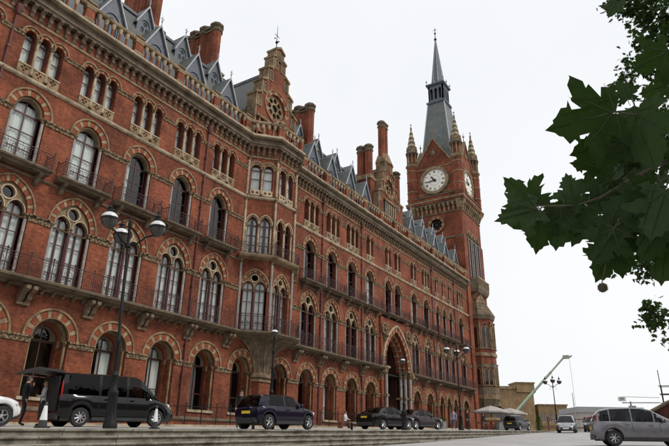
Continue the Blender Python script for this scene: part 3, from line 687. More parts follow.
# ------------------------------------------------------------------ canted oriel over the pier
ori = MB(); FACES = list(zip(BAYPATH[:-1], BAYPATH[1:]))
ZB0, ZF = 7.72, 13.75
for fi, (a_, b_) in enumerate(FACES):
    A, B = Vector((*a_, 0)), Vector((*b_, 0)); L_ = (B - A).length; an = atan2(B.y - A.y, B.x - A.x)
    M = T((A + B) / 2) @ RZ(an); hw = L_ / 2
    loc = MB()
    S1 = dict(F1); S1['w'] = .88; S1['h'] = 1.2; S1['t'] = .2; S1['nb'] = 17
    lw = .40; lc = .47
    loc.plate([(-hw, 7.3), (hw, 7.3), (hw, 13.5), (-hw, 13.5)], [hole(S1, 1, .12)], 0, .35, 'brick', back=False, outer_side=False)
    h2 = [light(.40, .62, 16.45, 13.95, 0, 10, s_ * .52) for s_ in (-1, 1)]
    loc.plate([(-hw, 13.5), (hw, 13.5), (hw, 18.75), (-hw, 18.75)], h2, 0, .35, 'brick', back=False, outer_side=False)
    h3 = [light(.40, .42, 21.35, 19.45, 0, 10, s_ * .52) for s_ in (-1, 1)]
    loc.plate([(-hw, 18.75), (hw, 18.75), (hw, TOPW), (-hw, TOPW)], h3, 0, .35, 'brick', back=False, outer_side=False)
    obj('oriel_wall', loc, hotel, M)
    mb = MB(); voussoirs(mb, .88, 1.2, 11.2, 0, .2, -.03, .06, 15, ('red_block', 'cream')); ring(mb, .88, 1.2, 11.2, .2, .3, -.09, 0, 'stone', 18)
    outer = light(.89, 1.21, 11.2, 10.95, 0, 18)
    mb.plate(outer, [light(lw, .5, 11.2, 10.97, 0, 10, s_ * lc) for s_ in (-1, 1)] + [circle(0, 11.95, .26, 14)], .08, .26, 'stone')
    mb.plate(circle(0, 11.95, .33, 16), [circle(0, 11.95, .26, 16)], .03, .08, 'stone_pale', back=False)
    column(mb, 0, .14, 7.72, 11.2, .08, 'pipe')
    mb.sweep([(-hw, 0), (-.98, 0)], [(0, 10.85), (.06, 10.9), (.1, 11.1), (.1, 11.2), (0, 11.22)], 'stone'); mb.sweep([(.98, 0), (hw, 0)], [(0, 10.85), (.06, 10.9), (.1, 11.1), (.1, 11.2), (0, 11.22)], 'stone')
    obj('arch', mb, hotel, M)
    add_window(M, ('o1', fi), [(-lc, lw), (lc, lw)], 7.9, 11.2, .5, 2, [(11.05, .05), (10.1, .022), (9.2, .022), (8.5, .022)], 2, .3)
    # second floor: pair of cusped lights under pointed hoods
    mb = MB()
    for s_ in (-1, 1):
        hd = MB(); voussoirs(hd, .40, .62, 16.45, 0, .14, -.03, .06, 8, ('cream', 'stone')); ring(hd, .40, .62, 16.45, .14, .22, -.11, 0, 'stone_pale', 14); obj('arch', hd, hotel, M @ T((s_ * .52, 0, 0)))
    mb.box(-1.0, 1.0, -.12, .1, 13.75, 13.95, 'stone')
    column(mb, 0, -.02, 13.95, 16.45, .09, 'stone_pale'); column(mb, -1.0, 0, 13.95, 16.45, .07, 'stone_pale'); column(mb, 1.0, 0, 13.95, 16.45, .07, 'stone_pale')
    obj('mullion', mb, hotel, M)
    add_window(M, ('o2', fi), [(-.52, .4), (.52, .4)], 13.95, 16.45, .62, 2, [(16.35, .05), (15.5, .03), (14.7, .03)], 0 if fi == 0 else -1, .22)
    mb = MB()
    for s_ in (-1, 1):
        hd = MB(); voussoirs(hd, .40, .42, 21.35, 0, .2, -.03, .06, 9, ('cream', 'stone')); ring(hd, .40, .42, 21.35, .2, .31, -.11, 0, 'stone', 14); obj('arch', hd, hotel, M @ T((s_ * .52, 0, 0)))
        mb.plate([(s_ * .52 - .42, 18.95), (s_ * .52 + .42, 18.95), (s_ * .52 + .42, 19.45), (s_ * .52 - .42, 19.45)], [circle(s_ * .52 - .18, 19.2, .11, 8), circle(s_ * .52 + .18, 19.2, .11, 8)], -.06, .04, 'stone_pale')
    column(mb, 0, -.03, 18.95, 21.35, .085, 'stone_pale')
    obj('sill_panel', mb, hotel, M)
    add_window(M, ('o3', fi), [(-.52, .4), (.52, .4)], 19.45, 21.35, .42, 1, [(21.3, .04), (20.5, .03)], 1 if fi == 0 else 0, .22)
# angle shafts of the oriel
for (x, y) in BAYPATH:
    mb = MB(); yy = -.08
    column(mb, 0, yy, 7.72, 13.4, .1, 'granite'); column(mb, 0, yy, 13.75, 18.7, .1, 'stone_pale'); column(mb, 0, yy, 18.85, 22.4, .1, 'stone_pale')
    obj('angle_shaft', mb, hotel, T((x, y, 0)), 40)
# oriel second-floor balcony
mb = MB(); mb.sweep([(31.4, 0)] + BAYPATH[1:3] + [(38.4, 0)], [(0, 13.35), (.2, 13.4), (.5, 13.5), (.58, 13.62), (.6, 13.74), (0, 13.75)], 'stone')
s_ = obj('balcony', mb, hotel)
obj('railing', railing([(30.98, .0), (31.05, -.25), (33.3, -2.17), (36.5, -2.17), (38.75, -.25), (38.8, 0)], 13.75, 14.65), s_)
# flared stone corbel and pier that carry the oriel
mb = MB(); rings_ = []
for k in range(9):
    q = k / 8; sc_ = .26 + .74 * (1 - sqrt(1 - q * q)) ; z = 4.95 + 2.5 * q
    rings_.append([(35.0 + (x - 34.9) * sc_, y * sc_ - .16 * (1 - q), z) for x, y in [(31.3, .3), (31.3, -.05), (33.4, -1.9), (36.4, -1.9), (38.5, -.05), (38.5, .3)]])
n = 6
mb.add([p for r in rings_ for p in r], [(j * n + i, j * n + i + 1, (j + 1) * n + i + 1, (j + 1) * n + i) for j in range(8) for i in range(n - 1)], 'stone_dark')
for k in range(7):      # ribs on the flare
    fx = (k - 3) / 3
    pts = []
    for j in range(9):
        q = j / 8; r_ = rings_[j]; t_ = (fx + 1) / 2 * 3; i = min(2, int(t_)); u = t_ - i
        a_, b_ = Vector(r_[1 + i]), Vector(r_[2 + i]); pts.append(a_.lerp(b_, u) + Vector((0, -.02, 0)))
    mb.path(pts, .05, 'stone', 5)
obj('oriel_corbel', mb, hotel)
mb = MB(); PP = [(34.05, .1), (34.35, -.5), (35.65, -.5), (35.95, .1)]
mb.sweep(PP, [(-.4, -1), (0, -1), (0, 4.3), (-.4, 4.3)], 'brick')
for z0, z1, o_ in ((1.28, 1.5, .12), (4.3, 4.45, .1), (4.62, 4.97, .14)): mb.sweep(PP, [(-.3, z0), (o_, z0), (o_, z1), (-.3, z1)], 'stone')
mb.sweep(PP, [(-.3, 4.4), (.0, 4.4), (.04, 4.7), (-.3, 4.7)], 'stone_dark')
obj('oriel_pier', mb, hotel)
mb = MB(); mb.add([(x, y, 23.9) for x, y in [(31.7, .5)] + BAYPATH + [(38.1, .5)]], [tuple(range(6))], 'lead'); obj('oriel_flat', mb, hotel)

# ---- roofs
def mansard(x0, x1):
    mb = MB(); prof = [(.45, 24.2), (3.3, 30.8), (9.5, 30.8), (14, 24.2)]
    mb.add([(x, y, z) for x in (x0, x1) for y, z in prof], [(0, 4, 5, 1), (1, 5, 6, 2), (2, 6, 7, 3), (0, 1, 2, 3), (4, 7, 6, 5)], 'slate')
    mb.box(x0, x1, 3.15, 3.45, 30.75, 31.0, 'lead'); return mb
obj('roof', mansard(-2.5, 31.6), hotel); obj('roof', mansard(38.2, 55.4), hotel); obj('roof', mansard(61.4, XEND), hotel)
def dormer(w, zb, ze, za, y0, y1, winr, fin=.9):
    # gabled lead dormer facing the street
    mb = MB(); hw = w / 2
    mb.plate([(-hw, zb), (hw, zb), (hw, ze), (0, za), (-hw, ze)], [light(w * .27, w * .3, ze - .05, zb + .25, 0, 10)], y0, y0 + .12, 'lead')
    mb.plate(light(w * .27, w * .3, ze - .05, zb + .25, .0, 10), [circle(0, ze + .02, w * .13, 10), light(w * .09, w * .1, ze - .42, zb + .3, 0, 6, -w * .13), light(w * .09, w * .1, ze - .42, zb + .3, 0, 6, w * .13)], y0 + .07, y0 + .16, 'lead')
    mb.box(-hw, -hw + .04, y0 + .1, y1, zb, ze, 'slate_grey'); mb.box(hw - .04, hw, y0 + .1, y1, zb, ze, 'slate_grey')
    d = MB()
    k = .16
    for s_ in (-1, 1):
        sl = (za - ze) / hw
        mb.hexa([(s_ * (hw + k), y0 - .12, ze - k * sl), (s_ * (hw + k), y1, ze - k * sl), (0, y1, za), (0, y0 - .12, za), (s_ * (hw + k), y0 - .12, ze - k * sl + .08), (s_ * (hw + k), y1, ze - k * sl + .08), (0, y1, za + .1), (0, y0 - .12, za + .1)], 'slate_grey')
        # barge board
        mb.hexa([(s_ * (hw + k), y0 - .2, ze - k * sl - .04), (s_ * (hw + k), y0 - .1, ze - k * sl - .04), (0, y0 - .1, za - .02), (0, y0 - .2, za - .02), (s_ * (hw + k), y0 - .2, ze - k * sl + .16), (s_ * (hw + k), y0 - .1, ze - k * sl + .16), (0, y0 - .1, za + .18), (0, y0 - .2, za + .18)], 'lead_pale')
    mb.tube((0, y0 - .12, za + .08), (0, y1, za + .08), .05, 'lead_pale', 5)
    mb.tube((0, y0 - .15, za), (0, y0 - .15, za + fin), .035, 'lead_pale', 5); mb.ball((0, y0 - .15, za + fin * .5), .08, 'lead_pale', 6, 4)
    mb.tube((-.16, y0 - .15, za + fin * .75), (.16, y0 - .15, za + fin * .75), .035, 'lead_pale', 4)
    return mb
def dorm_pane(w, zb, ze, y0):
    mb = MB(); mb.plate(light(w * .27, w * .3, ze - .05, zb + .25, -.01, 10), [], y0 + .11, y0 + .12, 'pane_dark', back=False, outer_side=False); mb.box(-w * .3, w * .3, y0 + .4, y0 + .45, zb, ze + .3, 'dark_room'); return mb
DX = [5.99, 9.81, 13.63, 17.45, 21.27, 25.09, 28.91, 41.6, 45.05, 48.9, 52.5, 65.0, 69.0, 73.0, 77.0, 81.0]
for x in DX:
    M = T((x + .25, 0, 0))
    o_ = obj('dormer', cached('d1', lambda: dormer(2.15, 24.4, 26.5, 28.75, .55, 3.6, 0), 'dormer'), hotel, M)
    obj('pane', cached('d1p', lambda: dorm_pane(2.15, 24.4, 26.5, .55), 'pane'), o_, M)
    M = T((x + .35, 0, 0))
    o_ = obj('dormer', cached('d2', lambda: dormer(1.5, 27.6, 29.9, 31.5, 2.5, 6.0, 0, .75), 'dormer'), hotel, M)
    obj('pane', cached('d2p', lambda: dorm_pane(1.5, 27.6, 29.9, 2.5), 'pane'), o_, M)

# ---- chimneys: brick slab with octagonal shafts at its ends
def shaft(mb, x, y, z0, z1, r=.48):
    mb.lathe([(r, 0), (r, z1 - z0 - 1.0)], 8, x, y, 'brick_plain', z0, pi / 8)
    h = z1 - z0
    mb.lathe([(r * 1.02, h - 1.0), (r * 1.22, h - .86), (r * 1.22, h - .74), (r * 1.04, h - .68), (r * 1.04, h - .5), (r * 1.32, h - .34), (r * 1.32, h - .16), (r * 1.1, h - .1), (r * 1.0, h)], 8, x, y, 'stone_dark', z0, pi / 8)
    mb.lathe([(r * 1.0, h - .95), (r * 1.1, h - .9)], 8, x, y, 'cream', z0, pi / 8)
    mb.lathe([(r * .55, h), (r * .5, h + .15)], 8, x, y, 'red_block', z0)
def slabch(ya, yb, z0, z1, x=0):
    mb = MB(); mb.box(x - .42, x + .42, ya, yb, z0, z1 - .75, 'brick_plain')
    for i, (za, zb_, e) in enumerate(((z1 - .75, z1 - .6, .1), (z1 - .6, z1 - .4, .02), (z1 - .4, z1 - .18, .16), (z1 - .18, z1 - .02, .06))): mb.box(x - .42 - e, x + .42 + e, ya, yb, za, zb_, 'stone_dark')
    ns = max(2, round((yb - ya) / 1.15) + 1)
    for q in range(ns): shaft(mb, x - (.12 if 0 < q < ns - 1 else 0), ya + (yb - ya) * q / (ns - 1), z0, z1 + .25, .5)
    n = int((yb - ya) / .8)
    for k in range(1, n): mb.box(x - .47, x - .42, ya + (yb - ya) * k / n - .12, ya + (yb - ya) * k / n + .12, z0, z1 - .9, 'brick_plain')
    mb.box(x - .7, x + .7, ya - .7, yb + .7, z0 - 3, z0 + .1, 'brick_plain'); mb.box(x - .8, x + .8, ya - .8, yb + .8, z0 + .1, z0 + .3, 'stone')
    return mb
for x, ya, yb, z0, z1 in ((23.0, 3.6, 7.2, 30.6, 36.4), (29.7, 3.4, 7.2, 30.6, 36.0), (42.9, 1.9, 4.6, 28.8, 34.2), (11.5, 3.6, 7.2, 30.6, 36.4)):
    obj('chimney', slabch(ya, yb, z0, z1), hotel, T((x, 0, 0)))
mb = MB()
for y in (1.6, 2.7): shaft(mb, 0, y, 30.5, 35.4, .5)
mb.box(-.7, .7, 1.0, 3.3, 27.0, 30.4, 'brick_plain'); mb.box(-.8, .8, .9, 3.4, 30.4, 30.7, 'stone'); mb.box(-.6, .6, 1.1, 3.2, 30.7, 31.1, 'stone'); obj('chimney', mb, hotel, T((55.5, 0, 0)))
mb = MB(); shaft(mb, 0, 1.2, 29, 34.3, .5); shaft(mb, 0, 2.3, 29, 34.3, .5); mb.box(-.6, .6, .6, 2.9, 25, 29.2, 'brick_plain'); mb.box(-.72, .72, .5, 3.0, 29.2, 29.45, 'stone'); obj('chimney', mb, hotel, T((62.3, 0, 0)))

# ---- stepped gable above the oriel
def step_gable(c, steps_, z0, y0, y1, rz, rr):
    right = [(steps_[0][0], z0)]
    for i, (w_, z) in enumerate(steps_):
        right.append((w_, z)); nw = steps_[i + 1][0] if i < len(steps_) - 1 else .0
        right.append((nw + .02, z + (w_ - nw) * .75) if i == len(steps_) - 1 else (nw, z + (w_ - nw) * .55))
    out = [(c + x, z) for x, z in right] + [(c - x, z) for x, z in right[::-1]]
    mb = MB(); mb.plate(out, [circle(c, rz, rr, 24)], y0, y1, 'brick')
    st = MB()
    # stone steps: weathered copings and the thick side faces
    for s_ in (-1, 1):
        for i, (w_, z) in enumerate(steps_):
            nw = steps_[i + 1][0] if i < len(steps_) - 1 else 0
            zp = z0 if i == 0 else steps_[i - 1][1]
            sl = .75 if i == len(steps_) - 1 else .55
            xa, xb = c + s_ * (w_ + .1), c + s_ * (nw - .0)
            zt = z + (w_ - nw) * sl
            st.hexa([(xa, y0 - .14, z - .04), (xa, y1 + .1, z - .04), (xb, y1 + .1, zt - .04), (xb, y0 - .14, zt - .04), (xa, y0 - .14, z + .2), (xa, y1 + .1, z + .2), (xb, y1 + .1, zt + .2), (xb, y0 - .14, zt + .2)], 'stone')
            x0_, x1_ = sorted((c + s_ * w_ + s_ * .03, c + s_ * (w_ - .14))); zl = zp if i == 0 else zp + .2
            st.box(x0_, x1_, y0 - .06, y1 + .02, zl, z, 'stone')
            if i > 0 or True:   # blind niche under each step
                xm = c + s_ * (w_ - .48); zn = z - .35
                if nw < w_ - .3: st.plate(light(.2, .3, zn, zn - .75, .08, 8, xm), [light(.2, .3, zn, zn - .75, 0, 8, xm)], y0 - .07, y0, 'stone', back=False); st.plate(light(.2, .3, zn, zn - .75, 0, 8, xm), [], y0 - .012, y0 - .01, 'stone_dark', back=False)
    return mb, st
GC = 35.25
GST = [(2.95, 29.3), (2.25, 31.1), (1.6, 32.8), (.95, 34.5), (.62, 35.5)]
g_, st_ = step_gable(GC, GST, 24.3, .25, 1.25, 29.2, 1.3)
o_ = obj('gable', g_, hotel); obj('gable_coping', st_, o_)
def rose(c, rz, rr, y0, nb=20):
    mb = MB()
    for i in range(nb):
        a0, a1 = 2 * pi * (i + .06) / nb, 2 * pi * (i + .94) / nb
        mb.plate([(c + r * cos(a), rz + r * sin(a)) for r, a in ((rr, a0), (rr, (a0 + a1) / 2), (rr, a1), (rr + .38, a1), (rr + .38, (a0 + a1) / 2), (rr + .38, a0))], [], y0 - .05, y0 + .1, 'cream' if i % 2 else 'red_block', back=False)
    mb.plate(circle(c, rz, rr + .48, 28), [circle(c, rz, rr + .38, 28)], y0 - .1, y0, 'stone', back=False)
    mb.plate(circle(c, rz, rr, 28), [circle(c, rz, rr * .3, 12)] + [circle(c + rr * .62 * cos(2 * pi * k / 8), rz + rr * .62 * sin(2 * pi * k / 8), rr * .2, 10) for k in range(8)], y0 + .2, y0 + .35, 'stone')
    return mb
obj('rose_window', rose(GC, 29.2, 1.3, .25), o_)
obj('pane', MB().plate(circle(GC, 29.2, 1.25, 20), [], .62, .63, 'pane', back=False, outer_side=False), o_)
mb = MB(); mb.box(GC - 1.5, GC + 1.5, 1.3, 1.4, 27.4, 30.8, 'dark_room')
for k in range(8): column(mb, GC - 2.45 + .7 * k, .1, 25.6, 26.9, .07, 'stone_pale', 6, .2)
mb.box(GC - 2.85, GC + 2.85, -.05, .3, 26.9, 27.1, 'stone'); mb.box(GC - 2.85, GC + 2.85, -.05, .3, 25.4, 25.6, 'stone')
obj('gable_arcade', mb, o_)
mb = MB(); mb.tube((GC, .75, 35.9), (GC, .75, 39.0), .05, 'black_iron', 6, .02); mb.tube((GC - .35, .75, 37.8), (GC + .35, .75, 37.8), .035, 'black_iron', 4); mb.ball((GC, .75, 37.0), .16, 'black_iron', 6, 4); mb.ball((GC - .3, .75, 37.3), .08, 'black_iron', 6, 4); mb.ball((GC + .3, .75, 37.3), .08, 'black_iron', 6, 4)
obj('gable_finial', mb, o_)
mb = MB(); hw = 3.3
mb.add([(GC - hw, 1.2, 27.6), (GC + hw, 1.2, 27.6), (GC, 1.2, 33.6), (GC - hw, 14, 27.6), (GC + hw, 14, 27.6), (GC, 14, 33.6)], [(0, 2, 5, 3), (1, 4, 5, 2), (0, 1, 2), (3, 5, 4)], 'slate')
mb.box(GC - 2.95, GC + 2.95, 1.2, 14, 23.5, 27.65, 'brick_plain'); mb.sweep([(GC - 3.15, 1.2), (GC - 3.15, 14)][::-1], [(-.3, 27.3), (.15, 27.3), (.15, 27.62), (-.3, 27.62)], 'stone_dark')
mb.box(GC - .12, GC + .12, 1.2, 14, 33.5, 33.8, 'lead')
obj('roof', mb, hotel)

# ---- portal: great pointed arch, rings of voussoirs, tunnel, gable above
mb = MB(); voussoirs(mb, PW, PH, PZS, 0, .55, -.31, -.1, 31, ('red_block', 'cream'), PORT); ring(mb, PW, PH, PZS, .55, .72, -.42, -.2, 'stone_pale', 30, PORT)
voussoirs(mb, PW - .35, PH - .4, PZS, 0, .34, .12, .5, 29, ('red_block', 'cream'), PORT); voussoirs(mb, PW - .7, PH - .8, PZS, 0, .34, .5, 1.0, 25, ('red_block', 'stone'), PORT)
obj('portal_arch', mb, hotel)
for s_ in (-1, 1):
    mb = MB()
    for j, (dx, y) in enumerate(((.12, -.42), (-.25, .02), (-.6, .42))):
        x = PORT + s_ * (PW + dx)
        mb.box(x - .24, x + .24, y - .1, y + .5, -1, 1.9, 'stone_dark'); column(mb, x, y, 1.9, PZS, .17, 'granite', 10, .7)
        mb.box(x - .26, x + .26, y - .2, y + .5, 4.75, 4.98, 'stone')
    mb.box(PORT + s_ * PW - .6, PORT + s_ * PW + .6, -.6, 1.0, PZS, PZS + .22, 'stone')
    # carved medallions in the spandrels
    md = MB(); mx_ = PORT + s_ * 2.95; md.plate(circle(mx_, 11.9, .72, 18), [circle(mx_, 11.9, .5, 18)], -.45, -.2, 'carved', back=False); md.ball((mx_, -.32, 11.9), .3, 'carved', 8, 6)
    for q in range(7): md.ball((mx_ + .42 * cos(q * .9), -.3, 11.9 + .42 * sin(q * .9)), .14, 'carved', 7, 5)
    console(md, mx_, 11.2, .5, .6, .5, 'carved'); md.v = [(a_, b_ - (.25 if abs(b_) < .55 and c_ < 11.25 else 0), c_) for a_, b_, c_ in md.v]; obj('medallion', md, hotel)
    x = PORT + s_ * 3.55; mb.box(x - .28, x + .28, -.7, -.2, 7.4, 7.75, 'stone'); console(mb, x, 7.42, .7, 1.0, .4, 'stone')
    obj('portal_pier', mb, hotel)
mb = MB()     # vaulted carriage way
tun = [(PORT - PW + .75, -1.2)] + arch_line(PW - .75, PH - .85, PZS, 0, 20, PORT) + [(PORT + PW - .75, -1.2)]
nn = len(tun); mb.add([(x, y, z) for y in (.9, 16) for x, z in tun], [(i, i + 1, nn + i + 1, nn + i) for i in range(nn - 1)], 'brick_shade_weathered')  # near-black brick colour stands in for the shade inside the passage
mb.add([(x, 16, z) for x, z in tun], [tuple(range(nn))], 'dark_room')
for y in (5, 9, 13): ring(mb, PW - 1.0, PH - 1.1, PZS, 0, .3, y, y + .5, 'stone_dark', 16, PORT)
mb.box(PORT - PW - 1, PORT - PW + .8, .9, 1.05, -1, 13, 'brick_shade_weathered'); mb.box(PORT + PW - .8, PORT + PW + 1, .9, 1.05, -1, 13, 'brick_shade_weathered')
obj('carriage_way', mb, hotel)
# portal gable with chimney crown
PG = [(2.9, 28.8), (2.2, 30.4), (1.6, 32.0), (1.05, 33.6)]
g_, st_ = step_gable(PORT, PG, 24.3, .3, 1.5, 30.3, 1.05)
o_ = obj('gable', g_, hotel); obj('gable_coping', st_, o_); obj('rose_window', rose(PORT, 30.3, 1.05, .3, 18), o_)
mb = MB(); mb.box(PORT - 1.4, PORT + 1.4, 1.52, 1.6, 28.8, 31.7, 'dark_room')
for k in range(6): column(mb, PORT - 1.25 + .5 * k, .16, 26.3, 28.1, .08, 'stone_pale', 6, .25)
mb.box(PORT - 1.6, PORT + 1.6, .05, .35, 28.1, 28.3, 'stone'); mb.box(PORT - 1.6, PORT + 1.6, .05, .35, 26.1, 26.3, 'stone'); mb.box(PORT - 1.5, PORT + 1.5, .27, .299, 26.3, 28.1, 'dark_room')
obj('gable_arcade', mb, o_)
mb = MB()
for dx in (-.38, .38): shaft(mb, PORT - .1 + dx, 1.0, 34.2, 39.9, .46)
mb.lathe([(1.0, 0), (1.0, .5), (.75, 1.3)], 8, PORT - .1, 1.0, 'stone', 33.7, pi / 8); mb.box(PORT - 1.0, PORT + .8, .4, 1.6, 32.5, 33.8, 'stone')
obj('chimney', mb, hotel)
mb = MB(); mb.add([(PORT - 3, 1.4, 27.6), (PORT + 3, 1.4, 27.6), (PORT, 1.4, 33.4), (PORT - 3, 14, 27.6), (PORT + 3, 14, 27.6), (PORT, 14, 33.4)], [(0, 2, 5, 3), (1, 4, 5, 2)], 'slate'); mb.box(PORT - 2.9, PORT + 2.9, 1.5, 14, 23.5, 27.65, 'brick_plain'); obj('roof', mb, hotel)

# ------------------------------------------------------------------ clock tower
TX, TY, TH = 88.7, 4.4, 4.5
tower = empty('clock_tower', (TX, TY, 1.9), label='tall brick clock tower with white dials, corner pinnacles and grey lead spire', cat='tower')
mb = MB()
mb.box(TX - TH, TX + TH, TY - TH, TY + TH, 0, 38.4, 'brick')
for z, e, h_ in ((13.2, .1, .25), (18.65, .14, .25), (24.0, .2, .45), (32.0, .14, .3), (36.6, .1, .2)):
    mb.box(TX - TH - e, TX + TH + e, TY - TH - e, TY + TH + e, z, z + h_, 'stone_dark')
for sx in (-1, 1):
    for sy in (-1, 1):
        x, y = TX + sx * (TH - .55), TY + sy * (TH - .55); mb.box(x - .7, x + .7, y - .7, y + .7, 0, 32, 'brick')
obj('shaft', mb, tower)
# round window and lancets on the exposed faces
def tface(k):   # frame on a tower face: k=0 south, 1 west ; local x along the face, y inwards
    return T((TX, TY - TH, 0)) if k == 0 else T((TX - TH, TY, 0)) @ RZ(-pi / 2)
for k in (0, 1):
    M = tface(k)
    if k == 1:
        mb = rose(0, 34.7, 1.0, -.22, 18); mb.plate(circle(0, 34.7, 1.0, 20), [], -.02, -.01, 'dark_room', back=False); obj('round_window', mb, tower, M)
    else:
        mb = MB()
        for cx in (-1.9, .1, 2.1):
            mb.plate(light(.5, .8, 32.7, 25.6, .0, 12, cx), [], -.02, -.01, 'dark_room', back=False)
            ring(mb, .5, .8, 32.7, 0, .3, -.12, 0, 'stone', 14, cx)
            for s_ in (-1, 1): column(mb, cx + s_ * .6, -.12, 25.2, 32.7, .11, 'granite', 8, .5)
        obj('lancet_window', mb, tower, M)
        mb = MB(); mb.sweep([(-2.9, 0), (-2.4, -1.0), (2.6, -1.0), (3.1, 0)], [(-.6, 23.0), (0, 23.0), (.25, 23.6), (.3, 24.3), (.3, 25.2), (-.6, 25.2)], 'stone_dark')
        mb.sweep([(-2.3, 0), (-2.0, -.7), (2.2, -.7), (2.5, 0)], [(-.5, 21.8), (-.35, 21.8), (.0, 23.0), (-.5, 23.0)], 'brick'); mb.box(-2.6, 2.8, -1.38, -1.15, 25.2, 25.38, 'stone_pale')
        for q in range(8): mb.box(-2.3 + .66 * q, -1.98 + .66 * q, -1.36, -1.29, 24.35, 25.1, 'carved')
        for q in range(5): console(mb, -2.0 + 1.05 * q, 23.1, .9, 1.2, .28, 'stone')
        obj('corbelled_balcony', mb, tower, M)
# corbel table and parapet below the dials
mb = MB()
for z, e, h_, mt in ((37.9, .15, .3, 'stone'), (38.2, .55, .35, 'stone_dark'), (38.55, .7, .35, 'brick'), (38.9, .78, .28, 'stone'), (39.9, .55, .2, 'stone_dark')):
    mb.box(TX - TH - e, TX + TH + e, TY - TH - e, TY + TH + e, z, z + h_, mt)
mb.box(TX - TH - .45, TX + TH + .45, TY - TH - .45, TY + TH + .45, 39.1, 39.95, 'brick')
obj('corbel_table', mb, tower)
def tcorb():
    mb = MB(); console(mb, 0, 38.2, .6, 1.5, .3, 'stone'); return mb
for k in (0, 1):
    for i in range(11): obj('corbel', cached('tcorb', tcorb, 'corbel'), tower, tface(k) @ T((-4.0 + .8 * i, 0, 0)))
mb = MB(); HC = 4.35
for k in range(4):
    an = -pi / 2 * k; Mk = T((TX, TY, 0)) @ RZ(an) @ T((0, -HC, 0)); sub = MB()
    sub.plate([(-HC, 39), (HC, 39), (HC, 46.4), (3.05, 46.4), (0, 51.2), (-3.05, 46.4), (-HC, 46.4)], [], 0, .5, 'brick')
    mb_ = sub; mb_.v = [tuple(Mk @ Vector(v)) for v in mb_.v]; mb = merge([mb, mb_])
obj('clock_stage', mb, tower)
for k in range(4):
    an = -pi / 2 * k; M = T((TX, TY, 0)) @ RZ(an) @ T((0, -HC, 0)); mb = MB()
    for s_ in (-1, 1):
        mb.hexa([(s_ * 3.25, -.2, 46.1), (s_ * 3.25, .55, 46.1), (0, .55, 51.25), (0, -.2, 51.25), (s_ * 3.25, -.2, 46.5), (s_ * 3.25, .55, 46.5), (0, .55, 51.7), (0, -.2, 51.7)], 'stone')
        x0_, x1_ = sorted((s_ * 3.1, s_ * 4.35)); mb.box(x0_, x1_, -.15, .3, 46.3, 46.6, 'stone')
    for zz in (40.6, 45.55): obj('string_band', MB().box(-3.3, 3.3, -.08, 0, zz, zz + .16, 'stone'), tower, M)
    mb.plate(circle(0, 48.6, .45, 4), [], -.12, 0, 'stone', back=False); mb.plate(circle(0, 48.6, .8, 4), [circle(0, 48.6, .62, 4)], -.08, 0, 'stone_dark', back=False)
    mb.tube((0, .1, 51.5), (0, .1, 53.4), .09, 'stone', 5, .04); mb.ball((0, .1, 52.7), .2, 'stone', 6, 4)
    obj('gable_coping', mb, tower, M)
    if k > 1: continue
    mb = MB(); mb.plate(circle(0, 43.1, 2.62, 32), [circle(0, 43.1, 2.12, 32)], -.28, 0, 'stone', back=False); mb.plate(circle(0, 43.1, 2.75, 32), [circle(0, 43.1, 2.62, 32)], -.16, 0, 'stone_dark', back=False)
    mb.plate(circle(0, 43.1, 2.14, 32), [], -.1, -.02, 'dial', back=False)
    dial = obj('clock_dial', mb, tower, M)
    mb = MB(); romans = ['XII', 'I', 'II', 'III', 'IIII', 'V', 'VI', 'VII', 'VIII', 'IX', 'X', 'XI']
    for q, txt in enumerate(romans):
        mb = MB(); a_ = q * pi / 6; wd = {'I': .10, 'V': .2, 'X': .2}; tot = sum(wd[c] for c in txt); x = -tot / 2
        for ch in txt:
            def stroke(xa, za, xb, zb_, t_=.028):
                d_ = Vector((xb - xa, zb_ - za)).normalized(); nx, nz_ = -d_.y * t_, d_.x * t_
                pts = [(xa + nx, za + nz_), (xb + nx, zb_ + nz_), (xb - nx, zb_ - nz_), (xa - nx, za - nz_)]
                mb.plate([(px * cos(a_) + (pz + 1.62) * sin(a_), 43.1 - px * sin(a_) + (pz + 1.62) * cos(a_)) for px, pz in pts], [], -.115, -.101, 'black_iron', back=False)
            c_ = x + wd[ch] / 2
            if ch == 'I': stroke(c_, -.22, c_, .22, .032)
            elif ch == 'V': stroke(c_ - .08, .22, c_, -.22); stroke(c_ + .08, .22, c_, -.22, .018)
            else: stroke(c_ - .08, .22, c_ + .08, -.22); stroke(c_ - .08, -.22, c_ + .08, .22, .018)
            x += wd[ch]
        obj('numeral', mb, dial, M)
    mb = MB(); mb.plate(circle(0, 43.1, 1.96, 40), [circle(0, 43.1, 1.935, 40)], -.112, -.101, 'black_iron', back=False)
    for q in range(60):
        a_ = q * pi / 30; mb.plate([(r_ * sin(a_ + e), 43.1 + r_ * cos(a_ + e)) for r_, e in ((1.95, -.008), (2.04, -.008), (2.04, .008), (1.95, .008))], [], -.112, -.101, 'black_iron', back=False)
    obj('minute_track', mb, dial, M)
    obj('inner_ring', MB().plate(circle(0, 43.1, .95, 28), [circle(0, 43.1, .9, 28)], -.112, -.101, 'grey_paint', back=False), dial, M)
    for nm, deg, ln, wd_ in (('hour_hand', -37, 1.15, .14), ('minute_hand', -98, 1.75, .09)):
        a_ = radians(deg); mb = MB(); y_ = -.2 if nm == 'hour_hand' else -.26
        pts = [(-wd_, -.35), (wd_, -.35), (wd_ * .8, ln * .7), (0, ln), (-wd_ * .8, ln * .7)]
        mb.plate([(x * cos(a_) + z * sin(a_), 43.1 - x * sin(a_) + z * cos(a_)) for x, z in pts], [], y_, y_ + .04, 'black_iron'); mb.plate(circle(0, 43.1, .22, 12), [], y_ - .01, y_ + .05, 'black_iron')
        obj(nm, mb, dial, M)
